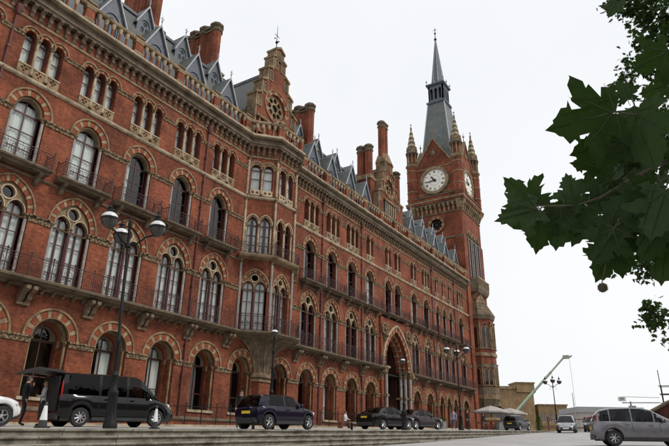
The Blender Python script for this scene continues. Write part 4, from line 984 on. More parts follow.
# corner turrets with banded spirelets
def turret():
    mb = MB(); r = 1.0
    mb.lathe([(.5, -2.2), (1.0, -.9), (1.12, -.2), (1.12, 0)], 8, 0, 0, 'stone', 39.2, pi / 8)
    mb.lathe([(r, 0), (r, 7.2)], 8, 0, 0, 'brick', 39.2, pi / 8); mb.lathe([(r, 7.2), (r + .2, 7.45), (r + .2, 7.75), (r * .6, 7.9)], 8, 0, 0, 'stone', 39.2, pi / 8)
    for zz in (2.2, 4.4, 6.3): mb.lathe([(r, zz), (r + .07, zz + .06), (r + .07, zz + .2), (r, zz + .26)], 8, 0, 0, 'stone', 39.2, pi / 8)
    mb.lathe([(.55, 7.8), (.55, 10.0)], 8, 0, 0, 'brick', 39.2, pi / 8)
    for k in range(8):
        a_ = pi / 8 + k * pi / 4; column(mb, .86 * cos(a_), .86 * sin(a_), 47.1, 49.1, .11, 'stone', 6, .4)
    mb.lathe([(.6, 9.9), (1.08, 10.0), (1.18, 10.2), (1.08, 10.5), (.85, 10.8)], 8, 0, 0, 'stone_dark', 39.2, pi / 8)
    for k in range(8):
        a_ = k * pi / 4; c = Vector((.95 * cos(a_), .95 * sin(a_), 50.0)); t_ = Vector((-sin(a_), cos(a_), 0)) * .36
        mb.add([c - t_, c + t_, c + Vector((0, 0, .9)), c * .7 + Vector((0, 0, 15.0 + .2))], [(0, 1, 2), (0, 2, 3), (1, 3, 2)], 'stone')
    z0, z1, n = 49.9, 54.9, 10
    for i in range(n):
        za, zb_ = z0 + (z1 - z0) * i / n, z0 + (z1 - z0) * (i + 1) / n; ra, rb = .84 * (1 - i / n) + .07, .84 * (1 - (i + 1) / n) + .07
        mb.lathe([(ra + (.04 if i % 2 else 0), 0), (rb + (.04 if i % 2 else 0), zb_ - za)], 8, 0, 0, 'stone_dark' if i % 2 else 'stone_pale', za, pi / 8)
    mb.lathe([(.05, 0), (.2, .15), (.05, .35), (.05, .7), (.16, .8), (.03, 1.0)], 6, 0, 0, 'stone', 54.8)
    return mb
for sx in (-1, 1):
    for sy in (-1, 1): obj('corner_turret', cached('turret', turret, 'corner_turret'), tower, T((TX + sx * 4.2, TY + sy * 4.2, 0)))
# lead roof, lantern and spire
mb = MB(); mb.lathe([(4.3 * sqrt(2), 45.6), (3.2 * sqrt(2), 47.4), (2.75 * sqrt(2), 49.0), (1.62 * sqrt(2), 60.6)], 4, TX, TY, 'slate_grey', 0, pi / 4)
for sx in (-1, 1):
    for sy in (-1, 1): mb.tube((TX + sx * 2.75, TY + sy * 2.75, 49), (TX + sx * 1.62, TY + sy * 1.62, 60.6), .13, 'lead_pale', 6)
obj('tower_roof', mb, tower)
mb = MB(); a4 = pi / 4; q2 = sqrt(2)
mb.lathe([(1.62 * q2, 60.4), (1.85 * q2, 60.6), (1.85 * q2, 60.95), (1.5 * q2, 61.1)], 4, TX, TY, 'lead', 0, a4)
mb.box(TX - 1.0, TX + 1.0, TY - 1.0, TY + 1.0, 61, 64.6, 'dark_room')
for k in range(4):
    Mk = T((TX, TY, 0)) @ RZ(-pi / 2 * k) @ T((0, -1.5, 0)); sub = MB()
    sub.plate([(-1.5, 61.05), (1.5, 61.05), (1.5, 64.6), (-1.5, 64.6)], [light(.27, .35, 63.6, 61.5, 0, 8, c) for c in (-.85, 0, .85)], 0, .25, 'lead')
    sub.v = [tuple(Mk @ Vector(v)) for v in sub.v]; mb = merge([mb, sub])
mb.lathe([(1.5 * q2, 64.5), (1.85 * q2, 64.7), (1.85 * q2, 65.0), (1.5 * q2, 65.15)], 4, TX, TY, 'lead', 0, a4)
for sx in (-1, 0, 1):
    for sy in (-1, 0, 1):
        if sx or sy: mb.tube((TX + sx * 1.7, TY + sy * 1.7, 65), (TX + sx * 1.7, TY + sy * 1.7, 66.3), .09, 'lead_pale', 5, .02); mb.ball((TX + sx * 1.7, TY + sy * 1.7, 65.7), .16, 'lead', 6, 4)
obj('lantern', mb, tower)
mb = MB(); mb.lathe([(1.36, 65.0), (1.25, 65.6), (.12, 76.2)], 8, TX, TY, 'lead', 0, pi / 8)
for k in range(8):
    a_ = pi / 8 + k * pi / 4; mb.tube((TX + 1.25 * cos(a_), TY + 1.25 * sin(a_), 65.6), (TX + .12 * cos(a_), TY + .12 * sin(a_), 76.2), .06, 'lead_pale', 5, .03)
obj('spire', mb, tower)
mb = MB(); mb.lathe([(.1, 76), (.3, 76.4), (.1, 76.8), (.06, 77.6), (.22, 77.9), (.05, 78.2), (.03, 79.4)], 8, TX, TY, 'black_iron'); mb.tube((TX - .45, TY, 78.8), (TX + .45, TY, 78.8), .04, 'black_iron', 5); mb.tube((TX, TY - .45, 78.8), (TX, TY + .45, 78.8), .04, 'black_iron', 5)
obj('weather_vane', mb, tower)
# two-storey stone oriel turret at the foot of the tower
ot = MB(); OX, OY, OR = 88.3, TY - TH + .1, 2.45
def octo(mb, r0, z0, r1, z1, mat): mb.lathe([(r0, z0), (r1, z1)], 8, OX, OY, mat, 0, pi / 8)
for r0, z0, r1, z1, mt in ((2.2, 0, 2.2, 3.6, 'brick'), (2.3, 3.6, 2.3, 4.0, 'stone'), (1.5, 4.0, 1.7, 5.0, 'stone_dark'), (1.7, 5.0, 2.4, 6.6, 'stone_dark'), (2.5, 6.6, 2.6, 7.2, 'stone'), (OR, 7.2, OR, 19.0, 'brick'),
    (2.62, 12.9, 2.62, 13.4, 'stone'), (2.55, 7.2, 2.55, 8.3, 'stone_dark'), (2.6, 11.2, 2.6, 11.7, 'stone_dark'), (2.6, 18.6, 2.8, 19.3, 'stone_dark')): octo(ot, r0, z0, r1, z1, mt)
octo(ot, 2.75, 19.3, 1.5, 21.4, 'stone_dark'); octo(ot, 1.5, 21.4, .9, 23.0, 'stone')
for z_, r_ in ((19.75, 2.52), (20.3, 2.2), (20.85, 1.88), (21.4, 1.56), (22.0, 1.34)): octo(ot, r_, z_, r_ - .04, z_ + .14, 'stone')
for k in range(8): a_ = pi / 8 + k * pi / 4; ot.path([(OX + r_ * cos(a_), OY + r_ * sin(a_), z_) for r_, z_ in ((2.75, 19.3), (1.52, 21.4), (.92, 23.0))], .07, 'stone', 5)
for k in range(8): a_ = pi / 8 + k * pi / 4; ot.path([(OX + r_ * cos(a_), OY + r_ * sin(a_), z_) for r_, z_ in ((1.5, 4.0), (1.72, 5.0), (2.1, 5.9), (2.42, 6.6))], .09, 'stone', 5)
oo = obj('oriel_turret', ot, tower)
for k in range(8):
    a_ = k * pi / 4
    if sin(a_) > .5: continue
    M = T((OX, OY, 0)) @ RZ(a_ + pi / 2) @ T((0, -OR * cos(pi / 8), 0))
    for zb_, zs_ in ((14.1, 17.0), (8.6, 10.6)):
        mb = MB()
        for s_ in (-1, 1):
            mb.plate(light(.27, .4, zs_, zb_, 0, 10, s_ * .38), [], -.03, -.02, 'pane_dark', back=False); mb.plate(light(.27, .4, zs_, zb_, .09, 10, s_ * .38), [light(.27, .4, zs_, zb_, 0, 10, s_ * .38)], -.14, 0, 'stone', back=False)
            mb.box(s_ * .38 - .02, s_ * .38 + .02, -.06, -.01, zb_, zs_, 'frame')
        mb.plate(circle(0, zs_ + .75, .2, 10), [], -.04, -.02, 'dark_room', back=False); mb.plate(circle(0, zs_ + .75, .3, 12), [circle(0, zs_ + .75, .2, 12)], -.14, 0, 'stone', back=False)
        column(mb, -.94, -.04, zb_ - .2, zs_ + 1.2, .11, 'stone', 6); 
        obj('turret_window', mb, oo, M)
# ------------------------------------------------------------------ street lamps
def lantern(s=1.0):
    mb = MB()
    mb.lathe([(.03, -.02), (.09, 0), (.16, .04), (.24, .12), (.30, .24), (.315, .34)], 14, 0, 0, 'bowl_glass')
    mb.lathe([(.325, .33), (.335, .37), (.325, .42)], 14, 0, 0, 'black_iron')
    mb.lathe([(.32, .41), (.30, .50), (.24, .58), (.16, .63), (.12, .64)], 14, 0, 0, 'opal')
    mb.lathe([(.15, .62), (.16, .67), (.10, .72), (.10, .8), (.13, .83), (.05, .9), (.03, 1.02), (.045, 1.06), (.0, 1.12)], 10, 0, 0, 'black_iron')
    for k in range(4):
        a_ = k * pi / 2 + .4; mb.path([(.325 * cos(a_), .325 * sin(a_), .36), (.27 * cos(a_), .27 * sin(a_), .17), (.06 * cos(a_), .06 * sin(a_), -.01)], .012, 'black_iron', 4)
    s *= .86; mb.v = [(x * s, y * s, z * s) for x, y, z in mb.v]; return mb
def lamp_post(loc, heads, H, label, rot=0, sc=1.0, group=None, lean=None):
    t = empty('street_lamp', loc, rot, label=label, cat='street lamp', group=group)
    if lean: t.matrix_basis = T(loc) @ Matrix.Rotation(lean[0], 4, Vector((lean[1], lean[2], 0))) @ RZ(rot); WORLD[t.name] = t.matrix_basis.copy()
    W = WORLD[t.name]
    mb = MB()
    mb.lathe([(.22, 0), (.22, .14), (.185, .2), (.18, .32), (.15, .4), (.14, .95), (.17, 1.02), (.17, 1.1), (.11, 1.2), (.095, 1.55), (.12, 1.6), (.07, 1.72)], 12, 0, 0, 'black_iron')
    obj('base', mb, t, W, 35)
    mb = MB(); mb.lathe([(.07, 1.7), (.062, 2.6), (.085, 2.65), (.085, 2.72), (.058, 2.8), (.046, H - .9), (.1, H - .85), (.1, H - .75), (.055, H - .7), (.045, H - .1), (.07, H - .05), (.02, H + .25)], 10, 0, 0, 'black_iron')
    for k in range(8): a_ = k * pi / 4; mb.tube((.145 * cos(a_), .145 * sin(a_), .4), (.135 * cos(a_), .135 * sin(a_), .93), .015, 'black_iron', 4)
    obj('pole', mb, t, W, 35)
    if heads == 1:
        obj('lantern', cached(('lan', sc), lambda: lantern(sc), 'lantern', 35), t, W @ T((0, 0, H - .1)))
    else:
        for k in range(heads):
            a_ = 2 * pi * k / heads; c, s_ = cos(a_), sin(a_)
            mb = MB(); pts = [(.05, H - .75), (.3, H - .72), (.55, H - .5), (.8, H - .42), (.95, H - .45)]
            mb.path([(r * c, r * s_, z) for r, z in pts], .03, 'black_iron', 6)
            mb.path([((.12 + .16 * (1 - cos(q)) / 2 + .25 * q / 6) * c, (.12 + .16 * (1 - cos(q)) / 2 + .25 * q / 6) * s_, H - .95 + .22 * sin(q)) for q in [j * .6 for j in range(10)]], .014, 'black_iron', 4)
            obj('arm', mb, t, W, 40)
            obj('lantern', cached(('lan', sc), lambda: lantern(sc), 'lantern', 35), t, W @ T((.95 * c, .95 * s_, H - .45)))
    return t
# arms: one points away from the street side
lamp_post((12.0, -13.2, zdrive(12.0)), 3, 6.75, 'tall black three-armed street lamp standing in front of the black van', radians(-51), lean=(radians(-3), .6, .8))
lamp_post((21.4, -12.0, zdrive(21.4, -12)), 1, 4.25, 'short single-headed black lamp post behind the dark purple hatchback', 0, .62)
lamp_post((34.6, -12.4, zdrive(34.6)), 1, 4.2, 'short single-headed black lamp post beside the two dark saloons', 0, .62)
lamp_post((47.4, -11.4, zdrive(47.4)), 3, 6.6, 'tall three-armed street lamp in front of the far wing, beyond the portal', radians(20))
lamp_post((75.3, -13.15, zdrive(75) - .02), 3, 6.0, 'tall three-armed street lamp by the silver cars, crane boom behind it', radians(75))
# pair of lit lanterns inside the carriage way
LX, LY, LZ = 59.6, 2.3, 4.15
t = empty('portal_lantern', (LX, LY, LZ), label='lit pair of lamps hanging inside the dark entrance arch', cat='lantern')
mb = MB(); mb.tube((LX, LY, LZ), (LX, LY, 9.9), .02, 'black_iron', 4); mb.tube((LX - .3, LY, LZ), (LX + .3, LY, LZ), .03, 'black_iron', 4); obj('hanger', mb, t)
for dx in (-.3, .3):
    mb = MB(); mb.ball((LX + dx, LY, LZ - .2), .13, 'lit_bulb', 10, 7); mb.lathe([(.04, .06), (.1, .14)], 8, LX + dx, LY, 'black_iron', LZ - .16); obj('bulb', mb, t)

# ------------------------------------------------------------------ vehicles
def interp(tab, x):
    if x <= tab[0][0]: return tab[0][1]
    for (a_, va), (b_, vb) in zip(tab[:-1], tab[1:]):
        if x <= b_:
            u = (x - a_) / (b_ - a_); return va + (vb - va) * u
    return tab[-1][1]
def vehicle(name, label, cat, loc, heading, paintm, D, group=None, pitch=.0245, tail=None):
    M = T(loc) @ RZ(heading) @ Matrix.Rotation(-pitch * cos(heading), 4, 'Y')
    t = bpy.data.objects.new(name, None); link(t, None, M); tag(t, label, cat, group)
    L_, R_, xs_ = D['L'], D['R'], []
    n = int(L_ / .045); body = MB(); glassb = {}; hw_ = D['hw']; x0 = -L_ / 2
    stations = [x0 + L_ * i / n for i in range(n + 1)]
    ra = R_ + .055
    def zb(x):
        z = interp(D['zb'], x)
        for xc in D['wheels']:
            if abs(x - xc) < ra: z = max(z, R_ + sqrt(ra * ra - (x - xc) ** 2))
        return z
    def sm(tab, x): return sum(interp(tab, x + d_) for d_ in (-.06, -.03, 0, .03, .06)) / 5
    secs = []
    for x in stations:
        b_, tt, hw = zb(x), sm(D['zt'], x), sm(hw_, x); h_ = tt - b_
        half = [(0, b_), (hw * .88, b_), (hw * .975, b_ + .14 * h_), (hw, b_ + .42 * h_), (hw * .995, b_ + .60 * h_), (hw * .975, b_ + .80 * h_), (hw * .925, tt - .02), (hw * .84, tt + .008), (0, tt + .03)]
        secs.append([(x, y, z) for y, z in half] + [(x, -y, z) for y, z in half[-2:0:-1]])
    k = len(secs[0]); vs = [p for s_ in secs for p in s_]
    fs = [(i * k + j, i * k + (j + 1) % k, (i + 1) * k + (j + 1) % k, (i + 1) * k + j) for i in range(n) for j in range(k)] + [tuple(range(k))[::-1], tuple(n * k + j for j in range(k))]
    body.add(vs, fs, paintm)
    # greenhouse
    gs = []; xr0, xr1 = D['zr'][0][0], D['zr'][-1][0]; m_ = int((xr1 - xr0) / .05)
    for i in range(m_ + 1):
        x = xr0 + (xr1 - xr0) * i / m_; tt, zr, hw = sm(D['zt'], x), interp(D['zr'], x), sm(hw_, x)
        zr = max(zr, tt + .012); hh = zr - tt; w0 = hw * .925; wr = w0 - D.get('tumble', .3) * hh
        gs.append([(x, w0, tt - .02), (x, w0 - D.get('tumble', .3) * hh * .45, tt + hh * .5), (x, wr, zr - min(.05, hh * .3)), (x, wr - min(.12, hh * .4), zr), (x, 0, zr + min(.03, hh * .2)),
                   (x, -wr + min(.12, hh * .4), zr), (x, -wr, zr - min(.05, hh * .3)), (x, -w0 + D.get('tumble', .3) * hh * .45, tt + hh * .5), (x, -w0, tt - .02)])
    def put(key, quad):
        if key is None: body.add(quad, [(0, 1, 2, 3)], paintm)
        else: glassb.setdefault(key, MB()).add(quad, [(0, 1, 2, 3)], D.get('privacy', {}).get(key[1] if not isinstance(key, str) else key, 'car_glass'))
    ws, rg = D['ws'], D['rg']
    for i in range(m_):
        a_, b_ = gs[i], gs[i + 1]; xm = (a_[0][0] + b_[0][0]) / 2
        for j in range(8):
            key = None; q = [a_[j], b_[j], b_[j + 1], a_[j + 1]]
            if j in (3, 4) and (xm > ws): key = 'windscreen'
            if j in (3, 4) and (xm < rg): key = 'rear_window'
            if j in (0, 1, 6, 7):
                for wi, (s0, s1) in enumerate(D['side']):
                    lo, hi = s0, s1
                    frac = .25 if j in (0, 7) else .75
                    lo2 = lo + D.get('slant0', [0] * 9)[wi] * frac; hi2 = hi - D.get('slant1', [0] * 9)[wi] * frac
                    if lo2 < xm < hi2: key = ('side_window', wi, 0 if j < 4 else 1)
            put(key, q)
    obj('body', body, t, M, 38)
    for key, g in glassb.items(): obj(key if isinstance(key, str) else key[0], g, t, M, 60)
    mb = MB(); mb.box(x0 + .15, -x0 - .15, -D['W'] / 2 + .14, D['W'] / 2 - .14, .2, max(.5, R_ * 1.7), 'rubber'); obj('underbody', mb, t, M)
    # seats
    for xs in D.get('seats', [.25, -.65]):
        for y in (-.36, .36):
            mb = MB(); zt_ = interp(D['zt'], xs); mb.box(xs - .1, xs + .12, y - .23, y + .23, zt_ - .3, zt_ + .22, 'dark_seat'); mb.box(xs - .06, xs + .06, y - .13, y + .13, zt_ + .24, zt_ + .42, 'dark_seat'); obj('seat', mb, t, M)
    # wheels
    for xc in D['wheels']:
        for s_ in (-1, 1):
            hw = interp(hw_, xc); yo = s_ * (hw - .01); yi = s_ * (hw - .2)
            def ring_w(prof, mat, nn=20):
                g = MB(); v = [(xc + r * cos(2 * pi * q / nn), y, R_ + r * sin(2 * pi * q / nn)) for r, y in prof for q in range(nn)]
                g.add(v, [(a2 * nn + q, a2 * nn + (q + 1) % nn, (a2 + 1) * nn + (q + 1) % nn, (a2 + 1) * nn + q) for a2 in range(len(prof) - 1) for q in range(nn)], mat); return g
            tyre = ring_w([(R_ * .62, yi), (R_ * .97, yi), (R_, yi + s_ * .02), (R_, yo - s_ * .03), (R_ * .95, yo), (R_ * .68, yo), (R_ * .64, yo - s_ * .02)], 'rubber', 24)
            wo_ = obj('wheel', tyre, t, M, 40)
            rim = ring_w([(R_ * .66, yo - s_ * .015), (R_ * .6, yo - s_ * .03), (R_ * .56, yo - s_ * .06)], 'rim', 24)
            g2 = ring_w([(R_ * .6, yo - s_ * .08), (.001, yo - s_ * .08)], 'plastic_dark', 16)
            for q in range(D.get('spokes', 6)):
                an = 2 * pi * q / D.get('spokes', 6) + .3
                rim.tube((xc + .03 * cos(an), yo - s_ * .045, R_ + .03 * sin(an)), (xc + R_ * .6 * cos(an), yo - s_ * .04, R_ + R_ * .6 * sin(an)), D.get('spw', .032), 'rim', 5)
            hub = ring_w([(R_ * .16, yo - s_ * .02), (.001, yo - s_ * .01)], 'rim', 10)
            obj('rim', merge([rim, g2, hub]), wo_, M, 40)
    # lamps, bumpers, plates, seams
    xf = -x0; zf = interp(D['zt'], xf - .1)
    for s_ in (-1, 1):
        hx = D['head']; mb = MB(); y = s_ * interp(hw_, hx[0]) * .80; mb.ball((hx[0], y, hx[1]), hx[2], 'clear_lens', 10, 7, .62, .55, 1.0); obj('headlight', mb, t, M, 60)
        tl_ = D['taill']; y = s_ * interp(hw_, tl_[0] + .05) * tl_[4]; mb = MB(); mb.ball((tl_[0], y, tl_[1]), tl_[2], 'red_lens', 10, 7, tl_[3], .42, .34); obj('tail_light', mb, t, M, 60)
        mx_ = D['mirror']; y = s_ * (interp(hw_, mx_[0]) + .08); mb = MB(); mb.ball((mx_[0], y, mx_[1]), .1, paintm, 8, 6, .75, .6, 1.0); mb.tube((mx_[0] + .04, y - s_ * .12, mx_[1] - .06), (mx_[0], y, mx_[1] - .02), .025, 'plastic_dark', 5); obj('mirror', mb, t, M, 50)
        mb = MB()
        for xd in D['doors']:
            zts = interp(D['zt'], xd); zbs = .3
            hwx = interp(hw_, xd)
            prof = [(hwx * .977, zbs + .10), (hwx * 1.001, zbs + .3), (hwx * .998, zbs + (zts - zbs) * .6), (hwx * .979, zbs + (zts - zbs) * .8), (hwx * .935, zts - .03)]
            mb.path([(xd, s_ * y_, z_) for y_, z_ in prof], .006, 'rubber', 4)
        hwm = interp(hw_, 0); obj('door_seam', mb, t, M)
        for xd in D['handles']:
            zt_ = interp(D['zt'], xd) - .16; yy = s_ * (interp(hw_, xd) * .985 + .01); mb = MB(); mb.box(xd - .08, xd + .08, min(yy, yy + s_ * .025), max(yy, yy + s_ * .025), zt_, zt_ + .03, D.get('handlemat', paintm)); obj('door_handle', mb, t, M)
        mb = MB(); hwm = D['W'] / 2; a_, b_ = D['wheels'][1] + ra + .04, D['wheels'][0] - ra - .04; y0_, y1_ = sorted((s_ * hwm * .95, s_ * hwm * .992)); mb.box(a_, b_, y0_, y1_, .22, .34, 'plastic_dark'); obj('sill', mb, t, M)
    for xx, sg in ((x0, -1), (-x0, 1)):
        hwb = interp(hw_, xx) * .9; mb = MB(); a_, b_ = sorted((xx - sg * .06, xx + sg * .02))
        mb.box(a_, b_, -hwb, hwb, .24, .46, D.get('bumper', 'plastic_dark')); obj('bumper', mb, t, M)
        mb = MB(); a_, b_ = sorted((xx + sg * .022, xx + sg * .034)); zz = D['plz'][0 if sg < 0 else 1]
        a_, b_ = a_ + sg * D.get('plo', (0, 0))[0 if sg < 0 else 1], b_ + sg * D.get('plo', (0, 0))[0 if sg < 0 else 1]
        mb.box(a_, b_, -.26, .26, zz, zz + .115, 'yellow_plate' if sg < 0 else 'white'); obj('number_plate', mb, t, M)
    return t, M
HATCH = dict(L=3.63, W=1.69, R=.3, wheels=(1.23, -1.24), zb=[(-1.82, .38), (-1.6, .24), (1.6, .22), (1.82, .35)],
    zt=[(-1.82, .78), (-1.72, .92), (-1.2, .95), (.6, .93), (.95, .9), (1.4, .84), (1.68, .74), (1.82, .55)],
    hw=[(-1.82, .70), (-1.6, .80), (-1.2, .845), (1.2, .845), (1.6, .77), (1.82, .6)], zr=[(-1.74, .95), (-1.62, 1.18), (-1.45, 1.36), (-1.1, 1.4), (.0, 1.40), (.3, 1.36), (.95, .92)],
    ws=.3, rg=-1.4, side=[(-1.25, -.35), (-.28, .72)], slant0=[.06, 0], slant1=[0, .5], tumble=.22, head=(1.62, .66, .17), taill=(-1.74, .74, .09, 1.3, .86), mirror=(.62, .98), doors=(-.33, .85), handles=(-.15,), plz=(.62, .36), seats=[.1, -.8], spokes=5, plo=(.0, .0))
SALOON = dict(L=4.7, W=1.80, R=.32, wheels=(1.42, -1.38), zb=[(-2.35, .4), (-2.1, .25), (2.1, .22), (2.35, .34)],
    zt=[(-2.35, .80), (-2.25, .98), (-1.7, 1.02), (-.8, .97), (.8, .94), (1.2, .9), (1.9, .8), (2.2, .68), (2.35, .5)],
    hw=[(-2.35, .74), (-2.1, .84), (-1.4, .9), (1.3, .9), (2.0, .83), (2.35, .62)], zr=[(-1.85, 1.0), (-1.2, 1.32), (-.8, 1.42), (.0, 1.45), (.25, 1.42), (1.15, .92)],
    ws=.25, rg=-.85, side=[(-1.45, -1.0), (-.92, -.1), (-.02, .88)], slant0=[.5, 0, 0], slant1=[0, 0, .6], tumble=.32, head=(2.1, .68, .16), taill=(-2.28, .82, .11, .75, .86), mirror=(.78, .99), doors=(-.95, -.06, .95), handles=(-.3, .55)[:2], plz=(.72, .38), seats=[.2, -.75], spokes=7)
MPV = dict(L=3.86, W=1.68, R=.31, wheels=(1.28, -1.17), zb=[(-1.93, .4), (-1.75, .24), (1.7, .2), (1.93, .3)],
    zt=[(-1.93, .86), (-1.86, .99), (-1.2, 1.0), (.5, .965), (1.05, .94), (1.45, .84), (1.75, .70), (1.93, .50)],
    hw=[(-1.93, .72), (-1.7, .81), (-1.2, .84), (1.1, .84), (1.6, .76), (1.93, .56)], zr=[(-1.88, .99), (-1.78, 1.22), (-1.6, 1.43), (-1.2, 1.52), (-.4, 1.545), (.05, 1.53), (.35, 1.46), (1.32, .9)],
    ws=.2, rg=-1.55, side=[(-1.72, -1.3), (-1.22, -.45), (-.38, .42), (.48, 1.05)], slant0=[.12, 0, 0, 0], slant1=[0, 0, 0, .62], tumble=.25, head=(1.66, .74, .2), taill=(-1.80, 1.1, .07, 2.6, .90), mirror=(.74, 1.03), doors=(-1.1, -.42, .62), handles=(-.6, .28)[:2], plz=(.66, .34), seats=[.1, -.75], spokes=7, spw=.026)
VAN = dict(privacy={0: 'privacy_glass', 1: 'privacy_glass', 'rear_window': 'privacy_glass'}, L=4.75, W=1.90, R=.33, wheels=(1.52, -1.55), zb=[(-2.37, .42), (-2.2, .30), (2.1, .26), (2.37, .34)],
    zt=[(-2.37, 1.1), (-2.3, 1.13), (.6, 1.1), (1.3, 1.08), (1.75, .98), (2.1, .86), (2.3, .7), (2.37, .55)],
    hw=[(-2.37, .90), (-2.1, .94), (1.4, .94), (1.95, .88), (2.37, .68)], zr=[(-2.34, 1.15), (-2.31, 1.55), (-2.26, 1.83), (-2.1, 1.88), (-.5, 1.90), (.55, 1.88), (.8, 1.80), (1.62, 1.04)],
    ws=.68, rg=-2.24, side=[(-2.1, -.95), (-.85, .15), (.28, 1.22)], slant0=[0, 0, 0], slant1=[0, 0, .62], tumble=.14, head=(2.1, .8, .17), taill=(-2.33, 1.28, .08, 4.0, .97), mirror=(1.15, 1.16), doors=(-.9, .22, 1.3), handles=(-.65, .4)[:2], plz=(.6, .4), seats=[.5], spokes=8, bumper='plastic_dark')
CITY = dict(SALOON)
def at_drive(x, y): return (x, y, zdrive(x, y))
van, VM = vehicle('black_van', 'black passenger van parked on the forecourt with its tailgate raised', 'van', at_drive(15.1, -9.0), radians(-11), 'paint_black', VAN)
# raised tailgate, rear opening
mb = MB(); mb.hexa([(-2.28, -.82, 1.84), (-3.2, -.80, 1.92), (-3.2, .80, 1.92), (-2.28, .82, 1.86), (-2.28, -.82, 1.92), (-3.22, -.80, 2.0), (-3.22, .80, 2.0), (-2.28, .82, 1.93)], 'plastic_dark')
mb.hexa([(-3.2, -.80, 2.0), (-3.42, -.76, 1.86), (-3.42, .76, 1.86), (-3.2, .80, 2.0), (-3.18, -.80, 1.93), (-3.38, -.76, 1.79), (-3.38, .76, 1.79), (-3.18, .80, 1.93)], 'plastic_dark')
for y in (-.7, .7): mb.tube((-2.34, y, 1.45), (-2.75, y, 1.93), .018, 'black_iron', 5)
obj('tailgate', mb, van, VM)
mb = MB(); mb.box(-2.42, -2.372, -.74, .74, .55, 1.75, 'dark_room'); obj('load_bay', mb, van, VM)
vehicle('hatchback', 'dark purple small hatchback with pale wheels parked in front of the oriel', 'car', at_drive(20.95, -12.75), radians(-7), 'paint_purple', HATCH)
vehicle('saloon', 'black saloon parked behind the maroon one, yellow rear plate showing', 'car', at_drive(37.0, -9.9), radians(-12), 'paint_black', SALOON)
vehicle('saloon', 'dark maroon saloon parked just ahead of the black saloon', 'car', at_drive(42.0, -10.0), radians(-12), 'paint_maroon', SALOON)
vehicle('parked_car', 'dark hatchback parked beside the cafe parasols', 'car', (66.0, -10.9, zdrive(66, -11)), radians(-8), 'paint_darkgrey', MPV)
vehicle('parked_car', 'silver car facing down the slope below the far street lamp', 'car', (59.5, -17.3, zroad(59.5)), radians(188), 'paint_silver', MPV, pitch=.037)
vehicle('parked_car', 'grey car half hidden behind the silver people carrier', 'car', (65.2, -18.9, zroad(65.2)), radians(182), 'paint_darkgrey', SALOON, pitch=.037)
vehicle('people_carrier', 'metallic grey compact people carrier driving across the road', 'car', (28.9, -26.3, zroad(28.9)), radians(-74), 'paint_grey', MPV, pitch=.0)
vehicle('white_car', 'white car parked behind the black van, only its end showing', 'car', at_drive(9.0, -9.5), radians(-10), 'paint_white', HATCH)

